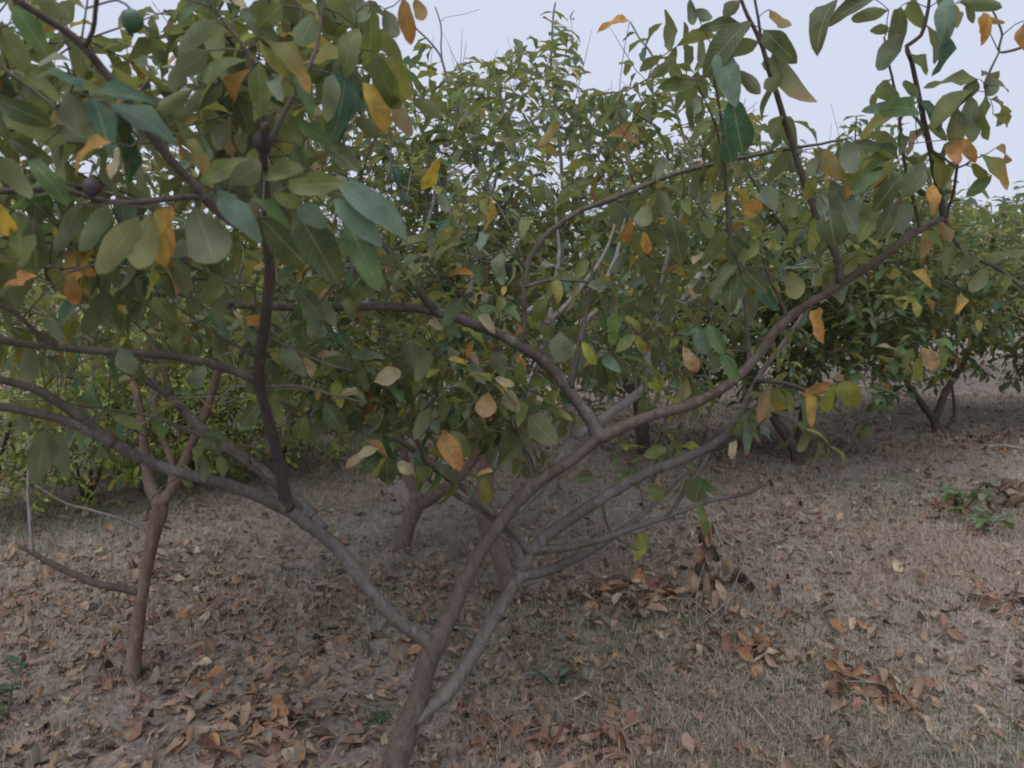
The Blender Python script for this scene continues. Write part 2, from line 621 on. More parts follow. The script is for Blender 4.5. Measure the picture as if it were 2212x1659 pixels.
# ------------------------------------------------------------------ trees
# how high the crowns behind the front tree stand against the sky
SKY = np.array([(-300, -60), (0, -30), (850, 40), (900, 110), (950, 185), (1000, 150), (1080, 135), (1125, 90), (1185, 15), (1235, 50), (1265, 190), (1300, 250), (1335, 225), (1350, 110), (1405, 65), (1450, 120), (1490, 150), (1540, 220), (1620, 270), (1700, 310), (1770, 345), (1810, 320), (1835, 250), (1890, 225), (1940, 250), (1990, 340), (2060, 415), (2130, 430), (2212, 410), (2600, 390)])
TREES = []
TREE_FREE = [None]


class Tree:
    def __init__(self, name, label, base, cat='guava tree', group=None, bark=None, mix=MIX_FAR, seed=1, shapes='mid'):
        self.base = np.asarray(base, float)
        self.root = thing(name, self.base, label, cat, group)
        self.bark = bark or M_BARK
        self.limb = M_SKYLIT if bark is M_BARK_RED else M_BARK
        self.thin = M_SKYLIT if bark is M_BARK_RED else M_TWIG
        self.mix = mix
        self.rng = np.random.default_rng(seed)
        self.mats = {}
        self.limbs = []           # (name, points (n,3), radii (n,))
        self.lines = {}           # traced limbs in picture coordinates, with depth
        self.lv = Leaves()
        self.shapes = shapes
        self.SP, self.SD, self.SL = [], [], []
        self.nodes = np.zeros((0, 3))
        self.ndir = np.zeros((0, 3))
        self.nrad = np.zeros(0)
        self.fill_chains = []

    def add_nodes(self, pts, rad):
        pts = np.asarray(pts)
        if len(pts) < 2:
            return
        self.nodes = np.vstack([self.nodes, pts])
        self.ndir = np.vstack([self.ndir, unit(np.gradient(pts, axis=0))])
        self.nrad = np.r_[self.nrad, rad]

    def trace(self, key, pts, d1=None, w=(20, 10), parent=None, d0=None, part='branch', solid=True, lump=0.018, widths=None, mat=None):
        """A limb through picture points, at true distances; its start lies on its parent."""
        pts = np.asarray(pts, float)
        if parent is not None:
            q = self.lines[parent]
            j = np.argmin(np.hypot(q[:, 0] - pts[0, 0], q[:, 1] - pts[0, 1]))
            d0 = q[j, 2]
            pts[0] = q[j, :2]
        if d1 is None:
            d1 = d0
        s = np.r_[0, np.cumsum(np.hypot(*np.diff(pts, axis=0).T))]
        s = s / s[-1]
        if np.ndim(d1):
            dd = np.interp(s, np.linspace(0, 1, len(d1) + 1), np.r_[d0, d1])
        else:
            dd = d0 + (d1 - d0) * s
        ww = np.interp(s, np.linspace(0, 1, len(w)), w) if widths is None else np.asarray(widths, float)
        R = ww * 0.5 * dd / FPX
        raw = np.array([np.r_[P(x, y, d), r, x, y, d] for (x, y), d, r in zip(pts, dd, R)])
        q = resample(raw, 0.018)
        # small natural wander
        n = len(q)
        wob = np.cumsum(self.rng.normal(0, 1, (n, 3)), 0)
        wob = wob - np.linspace(0, 1, n)[:, None] * wob[-1]
        q[:, :3] += wob * 0.0007
        self.lines[key] = np.c_[q[:, 4], q[:, 5], q[:, 6]]
        self.limbs.append((part, q[:, :3], np.maximum(q[:, 3], 0.0012), lump))
        self.mats[len(self.limbs) - 1] = mat
        if solid:
            self.add_nodes(q[:, :3], q[:, 3])
        return q[:, :3]

    def limb3(self, pts, r0, r1, part='branch', lump=0.04):
        q = resample(pts, 0.07)
        n = len(q)
        wob = np.cumsum(self.rng.normal(0, 1, (n, 3)), 0)
        wob = wob - np.linspace(0, 1, n)[:, None] * wob[-1]
        q = q + wob * 0.006
        rad = r0 + (r1 - r0) * np.linspace(0, 1, n) ** 0.8
        self.limbs.append((part, q, rad, lump))
        self.add_nodes(q, rad)
        return q

    def grow(self, tips, shoot=(0.12, 0.28), up=0.5, r_tip=0.0018, leafy=True, pathcost=0.0):
        """Join every tip to the nearest wood, farthest last, so that wood branches as a tree does."""
        tips = np.asarray(tips)
        if not len(tips):
            return
        d0 = np.array([np.min(np.linalg.norm(self.nodes - t, axis=1)) for t in tips])
        for i in np.argsort(d0):
            t = tips[i]
            dv = t - self.nodes
            dist = np.linalg.norm(dv, axis=1)
            ang = np.sum(dv * self.ndir, 1) / np.maximum(dist, 1e-6)
            j = np.argmin(dist * (1.25 - 0.35 * ang) + 0.4 * np.maximum(0, -dv[:, 2]))
            a, da, L = self.nodes[j], self.ndir[j], dist[j]
            if L < 0.01:
                continue
            mid = a + (t - a) * 0.5 + da * L * 0.16 + self.rng.normal(0, 0.05 * L, 3) + np.array([0, 0, -0.05 * L])
            n = max(3, int(L / 0.06) + 1)
            s = np.linspace(0, 1, n)[:, None]
            q = a * (1 - s) ** 2 + 2 * mid * s * (1 - s) + t * s ** 2
            r0 = min(max(self.nrad[j] * 0.75, r_tip), r_tip + 0.006 * L)
            rad = r0 + (r_tip - r0) * s[:, 0]
            end = unit(q[-1] - q[-2])
            if leafy and self is not TREE_FREE[0]:
                xx_, yy_, _d = project(t + np.array([0, 0, .12]))
                if yy_ < np.interp(xx_, SKY[:, 0], SKY[:, 1]) - 14:
                    continue
            if leafy:
                dr = unit(end * 0.7 + np.array([0, 0, up]) + self.rng.normal(0, 0.35, 3))
                ln = self.rng.uniform(*shoot)
                self.SP.append(t); self.SD.append(dr); self.SL.append(ln)
                m = 3
                q = np.vstack([q, t + dr * ln * np.linspace(1 / m, 1, m)[:, None]])
                rad = np.r_[rad, np.linspace(r_tip, r_tip * 0.55, m)]
            self.fill_chains.append((q, rad))
            self.add_nodes(q[1:], rad[1:])

    def leafy_line(self, key, t0, t1, step, L, droop=0.5, mix=None):
        """Leaf pairs straight on a traced shoot."""
        idx = [k for k in self.lines].index(key)
        _, q, r, _l = self.limbs[idx]
        s = np.r_[0, np.cumsum(np.linalg.norm(np.diff(q, axis=0), axis=1))]
        tot = s[-1]
        x = t0 * tot
        ph = self.rng.uniform(0, 6.28)
        while x < t1 * tot:
            p = np.array([np.interp(x, s, q[:, k]) for k in range(3)])
            p2 = np.array([np.interp(min(x + 0.02, tot), s, q[:, k]) for k in range(3)])
            dr = unit(p2 - p + 1e-6)
            a = unit(np.cross(dr, [0.3, 0.5, 0.2]))
            b = np.cross(dr, a)
            for sd in (0, 1):
                if self.rng.random() < 0.12:
                    continue
                rad = a * np.cos(ph + sd * np.pi) + b * np.sin(ph + sd * np.pi)
                d = unit(rad + dr * self.rng.uniform(0.0, 0.5) + np.array([0, 0, -1]) * self.rng.normal(droop, 0.25))
                nn = dr * 0.8 + np.array([0, 0, 0.8]) + self.rng.normal(0, 0.35, 3)
                Lq = L * self.rng.uniform(0.7, 1.2)
                self.lv.add(p, d, nn, Lq, Lq * self.rng.uniform(0.32, 0.42), self.rng.integers(0, 64), pick(mix or self.mix, 1, self.rng))
            ph += np.pi / 2 + self.rng.normal(0, 0.2)
            x += step * self.rng.uniform(0.7, 1.3)

    def hero(self, rows, stalk=True):
        """Leaves seen one by one in the picture: base, tip, apparent width, distance, colour."""
        tips = []
        for bx, by, tx, ty, w, d, c in rows:
            a = P(bx, by, d)
            e = P(tx, ty, d * (1 + self.rng.normal(0.0, 0.022)))
            L = np.linalg.norm(e - a)
            D = unit(e - a)
            view = unit(ORI - (a + e) / 2)
            side = unit(np.cross(D, view))
            full = 0.37 * L
            wid = w * d / FPX
            cosw = min(1.0, wid / full)
            wid = max(wid, full)
            n = unit(np.cross(side, D))
            if n @ view < 0:
                n = -n
            th = math.acos(cosw) * (1 if self.rng.random() < 0.5 else -1)
            n1 = n * math.cos(th) + side * math.sin(th)
            n2 = n * math.cos(th) - side * math.sin(th)
            nn = n1 if n1[2] > n2[2] else n2
            if nn[2] < -0.05:
                nn = -nn
            self.lv.add(a, D, nn, L * 1.04, wid, self.rng.integers(0, 64), PKEY.index(c))
            tips.append(a)
        if stalk:
            self.grow(tips, leafy=False, r_tip=0.0011)

    def finish(self, leaf_len=0.1, pairs=5, droop=0.3, mask=None, drop=0.12):
        if self.SP:
            shoots_to_leaves(self.lv, self.SP, self.SD, self.SL, pairs, leaf_len, self.mix, self.rng, droop, drop=drop)
        self.lv.done()
        if mask is not None and self.lv.n:
            self.lv.keep(mask(self.lv))
        for li, (part, q, rad, lump) in enumerate(self.limbs):
            big = rad.max() > 0.012
            sl = np.r_[0, np.cumsum(np.linalg.norm(np.diff(q, axis=0), axis=1))]
            rad = rad.copy()
            if part == 'branch' and rad[0] > .004:
                rad *= 1 + .38 * np.exp(-sl / (rad[0] * 2.2))
            for sk in np.arange(.12, sl[-1], .17):
                sk = sk + self.rng.normal(0, .05)
                rad *= 1 + self.rng.uniform(.05, .2) * np.exp(-((sl - sk) / max(.010, rad.mean() * .7)) ** 2)
            v, f = tube(q - self.base, rad, 12 if big else 7, lump)
            link(part, make_mesh(part, v, f, self.mats.get(li) or (self.bark if part == 'trunk' else self.limb) if big else self.thin), self.root)
        rest = []
        order = sorted(range(len(self.fill_chains)), key=lambda i: -len(self.fill_chains[i][0]) * self.fill_chains[i][1][0])
        for r, i in enumerate(order):
            q, rad = self.fill_chains[i]
            v, f = tube(q - self.base, rad, 6 if r < 40 else 4)
            if r < 25 and len(q) > 6:
                link('branch', make_mesh('branch', v, f, self.thin), self.root)
            else:
                rest.append((v, f))
        if rest:
            v, f = join(rest)
            tag(link('twig', make_mesh('twig', v, f, self.thin), self.root), kind='stuff')
        TREES.append(self)


SHAPES = {'hi': SH_HI, 'mid': SH_MID, 'lo': SH_LO}


def emit_leaves(counts):
    """The leaves that show largest become objects; the others of a tree one part."""
    NX, NY = 170, 128
    buf = np.full(NX * NY, 1e9)
    data = []
    for t in TREES:
        if not t.lv.n:
            data.append(None)
            continue
        x, y, d = project(t.lv.samples())
        cx, cy = (x / 2212 * NX).astype(int), (y / 1659 * NY).astype(int)
        ok = (cx >= 0) & (cx < NX) & (cy >= 0) & (cy < NY) & (d > 0.1)
        cell = np.where(ok, cy * NX + cx, 0)
        np.minimum.at(buf, cell[ok], d[ok])
        ar = np.abs((x[:, 14] - x[:, 0]) * (y[:, 12] - y[:, 2]) - (x[:, 12] - x[:, 2]) * (y[:, 14] - y[:, 0])) * 0.5
        data.append((cell, ok, d, ar))
    for t, dt in zip(TREES, data):
        if dt is None:
            continue
        cell, ok, d, ar = dt
        vis = (ok & (d <= buf[cell] * 1.02 + 0.03)).mean(1)
        score = vis * ar
        order = np.argsort(-score)
        n = counts.get(t.root.name.split('.')[0], 300) if not hasattr(t, 'n_leaf') else t.n_leaf
        top = order[:n]
        top = top[score[top] > 0]
        rest = np.setdiff1d(np.arange(t.lv.n), top)
        sh = SHAPES[t.shapes]
        for i in top:
            leaf_object(t.lv, i, sh, t.shapes, M_LEAF, t.root, t.base)
        if len(rest):
            tag(link('foliage', leaf_mesh_world(t.lv, sh, rest, M_LEAF, 'foliage', t.base), t.root), kind='stuff')


# ------------------------------------------------------------------ ground
def build_ground():
    def axis(lo, hi, step, far):
        c = np.arange(lo, hi + step / 2, step)
        g = np.geomspace(0.3, far, 26)
        return np.r_[(lo - g)[::-1], c, hi + g]
    xs, ys = axis(-5.0, 7.5, 0.09, 400), axis(0.8, 13.0, 0.09, 500)
    X, Y = np.meshgrid(xs, ys)
    Z = gz(X, Y)
    V = np.stack([X, Y, Z], -1).reshape(-1, 3)
    n, m = X.shape
    i, j = np.meshgrid(np.arange(n - 1), np.arange(m - 1), indexing='ij')
    F = np.stack([i * m + j, i * m + j + 1, (i + 1) * m + j + 1, (i + 1) * m + j], -1).reshape(-1, 4)
    tag(link('ground', make_mesh('ground', V, F, M_GROUND)), 'bare dry orchard ground with straw and trodden soil', None, None, 'structure')


build_ground()


def pnoise(x, y, s, seed):
    r = np.random.default_rng(seed)
    v = 0
    for k in range(5):
        a, f, p = r.uniform(0, 6.28), s * r.uniform(0.6, 1.7), r.uniform(0, 6.28)
        v = v + np.sin(f * (x * math.cos(a) + y * math.sin(a)) + p)
    return v / 5


# ------------------------------------------------------------------ the guava tree in front
main = Tree('guava_tree', 'guava tree nearest in front, low forked trunk rising from the leaf litter', P(846, 1735, 2.1), group='guava trees of the orchard', mix=MIX_NEAR, seed=11, shapes='hi')
T = main.trace
TREE_FREE[0] = main
T('trunk', [(842, 1765), (852, 1680), (868, 1610), (895, 1540), (915, 1475), (930, 1420), (945, 1385), (978, 1322), (1030, 1210), (1090, 1120), (1155, 1052), (1230, 1000), (1310, 945), (1400, 905), (1500, 875), (1572, 833), (1640, 768), (1690, 702), (1750, 655), (1830, 605), (1900, 560), (1960, 512), (2000, 490), (2042, 468)],
  [2.1, 2.1, 2.08, 2.02, 1.95], d0=2.1, widths=[84, 66, 54, 48, 44, 45, 44, 34, 30, 29, 30, 25, 27, 23, 22, 21, 21, 20, 18, 17, 17, 16, 16, 15], part='trunk', lump=0.025)
T('B', [(893, 1552), (925, 1528), (972, 1488), (1020, 1412), (1080, 1310), (1128, 1232), (1155, 1186), (1212, 1138), (1300, 1080), (1400, 1025), (1500, 985), (1570, 945), (1612, 880), (1660, 792), (1722, 705), (1760, 640)], 2.6, (32, 31, 29, 26, 24, 21, 17, 11, 7), 'trunk', mat=M_GREY)
T('C', [(946, 1398), (912, 1377), (880, 1357), (830, 1315), (780, 1250), (730, 1185), (690, 1147), (620, 1097), (540, 1060), (430, 1028), (330, 1000), (260, 965), (150, 915), (0, 880), (-160, 850)], [2.02, 1.72, 1.55, 1.45], (26, 31, 30, 28, 26, 23, 21, 19, 17, 15), 'trunk', mat=M_GREY)
T('C2', [(238, 952), (150, 890), (80, 845), (0, 820), (-120, 780)], 1.4, (24, 20, 18, 14), 'C', mat=M_GREY)
T('D', [(616, 1098), (612, 1040), (596, 960), (575, 880), (560, 820), (560, 760), (570, 700), (577, 640), (580, 560), (573, 500), (575, 420), (572, 330), (574, 270)], 1.12, (25, 23, 24, 23, 21, 17), 'C', mat=M_DARK)
T('E', [(1302, 950), (1277, 905), (1240, 850), (1200, 800), (1160, 765), (1100, 730), (1030, 700), (950, 674), (880, 662), (780, 660), (680, 662), (580, 658), (480, 650), (400, 632), (300, 600), (220, 570), (120, 535), (20, 490)], [2.02, 1.95, 1.9], (27, 24, 23, 21, 18, 18, 16, 12, 9, 6), 'trunk', mat=M_GREY)
T('E2', [(942, 672), (900, 620), (860, 570), (830, 530), (800, 478), (770, 410)], 1.85, (17, 14, 10, 6), 'E', mat=M_GREY)
T('E3', [(1232, 832), (1246, 775), (1256, 715), (1272, 630), (1280, 560)], 2.05, (16, 14, 12, 8, 5), 'E', mat=M_GREY)
T('E4', [(1128, 745), (1132, 686), (1132, 620), (1140, 570), (1165, 530), (1190, 503), (1250, 460), (1304, 438), (1404, 398), (1475, 372), (1605, 342), (1741, 315), (1830, 300)], 2.0, (12, 12, 12, 11, 8, 5), 'E', mat=M_DARK)
T('E5', [(1136, 616), (1180, 607), (1254, 608), (1300, 618)], 2.05, (9, 7, 4), 'E4')
T('C3', [(688, 1146), (650, 1090), (594, 1033), (520, 980), (430, 920), (370, 858), (323, 823), (273, 798), (200, 740), (150, 700)], 2.35, (30, 26, 24, 20, 15, 10), 'C', mat=M_GREY)
T('C3a', [(368, 852), (348, 787), (330, 750), (315, 712), (300, 690)], 2.3, (14, 11, 8), 'C3', mat=M_GREY)
T('C3b', [(670, 1115), (610, 1065), (540, 1005), (470, 960), (400, 925), (330, 900), (240, 885), (150, 872)], 1.9, (12, 11, 9, 6, 4), 'C3', mat=M_GREY)
T('B2', [(1146, 1196), (1090, 1128), (1054, 1106), (1020, 1073), (970, 1033), (925, 1000), (884, 966), (840, 940)], 1.95, (18, 17, 15, 10), 'B', mat=M_GREY)
T('B2b', [(1130, 1228), (1112, 1180), (1100, 1156), (1060, 1118), (1010, 1085), (927, 1040), (880, 1000)], 2.2, (24, 20, 14, 9, 6), 'B', mat=M_GREY)
T('B2c', [(972, 1036), (945, 1018), (924, 996), (905, 960), (893, 930)], 1.95, (14, 12, 9), 'B2', mat=M_GREY)
T('B3', [(1160, 1186), (1220, 1183), (1304, 1163), (1354, 1146), (1475, 1104), (1525, 1082), (1618, 1063), (1660, 1035)], 2.55, (18, 16, 14, 11, 7), 'B', mat=M_GREY)
T('B3a', [(1324, 1160), (1312, 1130), (1303, 1095), (1294, 1060)], 2.5, (7, 6, 4), 'B3', mat=M_GREY)
T('B3b', [(1322, 1162), (1370, 1183), (1437, 1203)], 2.5, (5, 4, 2.5), 'B3')
T('B3c', [(1440, 1118), (1475, 1066), (1502, 1026), (1530, 985)], 2.75, (11, 9, 6), 'B3', mat=M_GREY)
T('B4', [(1132, 1250), (1172, 1236), (1222, 1213), (1287, 1180), (1330, 1150), (1386, 1110), (1447, 1053), (1480, 1020)], 2.8, (22, 20, 16, 12, 8), 'B', mat=M_GREY)
T('A1', [(1818, 612), (1805, 553), (1775, 493), (1748, 427), (1722, 343), (1688, 240), (1655, 133), (1635, 77), (1608, 23), (1590, -20)], 1.75, (17, 15, 14, 13, 10, 7), 'trunk', mat=M_DARK)
T('A1b', [(1648, 110), (1642, 60), (1632, 0), (1626, -40)], 1.75, (7, 6, 4), 'A1')
T('A2', [(2036, 470), (2022, 393), (2008, 323), (1988, 227), (1968, 133), (1958, 100), (1988, 77), (2005, 17), (2010, -30)], 1.75, (14, 13, 11, 9, 6), 'trunk', mat=M_DARK)
T('A2b', [(2010, 322), (2040, 343), (2068, 363), (2100, 345), (2122, 337)], 1.8, (6, 5, 3), 'A2')
T('A3', [(1627, 788), (1612, 700), (1602, 600), (1578, 510), (1570, 427), (1562, 300), (1545, 190), (1538, 100)], 1.85, (10, 9, 8, 7, 5), 'trunk', mat=M_DARK)
T('A4', [(1699, 690), (1682, 645), (1665, 610), (1650, 570)], 1.95, (9, 8, 5), 'trunk')
T('A5', [(1990, 490), (1972, 427), (1952, 333), (1942, 250), (1922, 150), (1910, 80)], 1.8, (8, 7, 6, 4), 'trunk')
T('A6', [(2044, 468), (2060, 415), (2068, 363), (2075, 320), (2082, 280)], 1.85, (7, 6, 4), 'trunk')
T('A7', [(1600, 830), (1640, 822), (1690, 826), (1768, 846), (1810, 825)], 2.1, (13, 11, 9, 6), 'B')
T('A8', [(1570, 420), (1552, 300), (1530, 235), (1505, 180)], 1.8, (5, 4.5, 3), 'A3')
T('A9', [(1698, 500), (1650, 430), (1602, 353)], 2.0, (6, 5, 3.5), d0=2.0)
T('A10', [(1157, 1052), (1146, 998), (1131, 966), (1120, 920)], 2.15, (13, 11, 8), 'trunk', mat=M_DARK)
T('A11', [(1345, 930), (1335, 965), (1324, 986), (1318, 1000)], 2.1, (8, 6, 4), 'trunk')
T('G1', [(558, 822), (483, 790), (417, 773), (333, 761), (200, 755), (77, 746), (0, 733), (-120, 715)], 1.25, (19, 18, 17, 15, 14), 'D')
T('G2', [(112, 749), (77, 716), (33, 676), (0, 660), (-80, 630)], 1.2, (10, 9, 7), 'G1')
T('G3', [(550, 768), (500, 738), (433, 696), (380, 660)], 1.4, (7, 6, 4), 'D')
T('G4', [(558, 832), (600, 832), (647, 833), (720, 850), (790, 870)], 1.55, (9, 7, 4), 'D', mat=M_GREY)
T('G5', [(566, 730), (620, 748), (700, 785), (760, 800)], 1.6, (6, 5, 3), 'D')
T('H', [(574, 520), (525, 492), (477, 463), (440, 430), (413, 397), (390, 377), (360, 343), (333, 307), (300, 260), (267, 210), (240, 180), (213, 147), (180, 103), (133, 63), (93, 37), (50, 10), (-40, -40)], 0.98, (22, 20, 20, 19, 18, 16), 'D', mat=M_DARK)
T('H2', [(190, 112), (197, 67), (205, 27), (210, 0), (216, -50)], 0.98, (11, 10, 9), 'H', mat=M_DARK)
T('H3', [(450, 428), (417, 424), (350, 431), (283, 438), (233, 438), (183, 427), (133, 411), (67, 412), (0, 413), (-80, 420)], 1.0, (14, 13, 13, 14, 15), 'H')
T('H4', [(300, 438), (250, 420), (177, 400), (90, 386), (20, 380)], 1.05, (6, 5, 4), 'H3')
T('H5', [(-60, 85), (0, 140), (67, 193), (120, 233), (190, 300)], 1.25, (9, 9, 7), d0=1.2)
T('H6', [(574, 300), (560, 190), (533, 110), (500, 67), (460, 17), (440, -20)], 1.05, (14, 10, 8, 6), 'D')
T('H7', [(574, 330), (620, 230), (673, 133), (687, 83), (697, 17), (700, -20)], 1.2, (14, 11, 9, 7), 'D')
T('F1', [(2050, 470), (2060, 515), (2102, 553), (2158, 580), (2215, 625), (2260, 650)], 2.0, (9, 9, 8, 7), 'trunk')
T('F2', [(2260, 70), (2212, 100), (2158, 113), (2165, 77), (2150, 35), (2140, 15)], 1.8, (6, 6, 5, 4), d0=1.8)
T('F3', [(2128, 190), (2140, 150), (2158, 113)], 1.8, (5, 5, 4), d0=1.8)

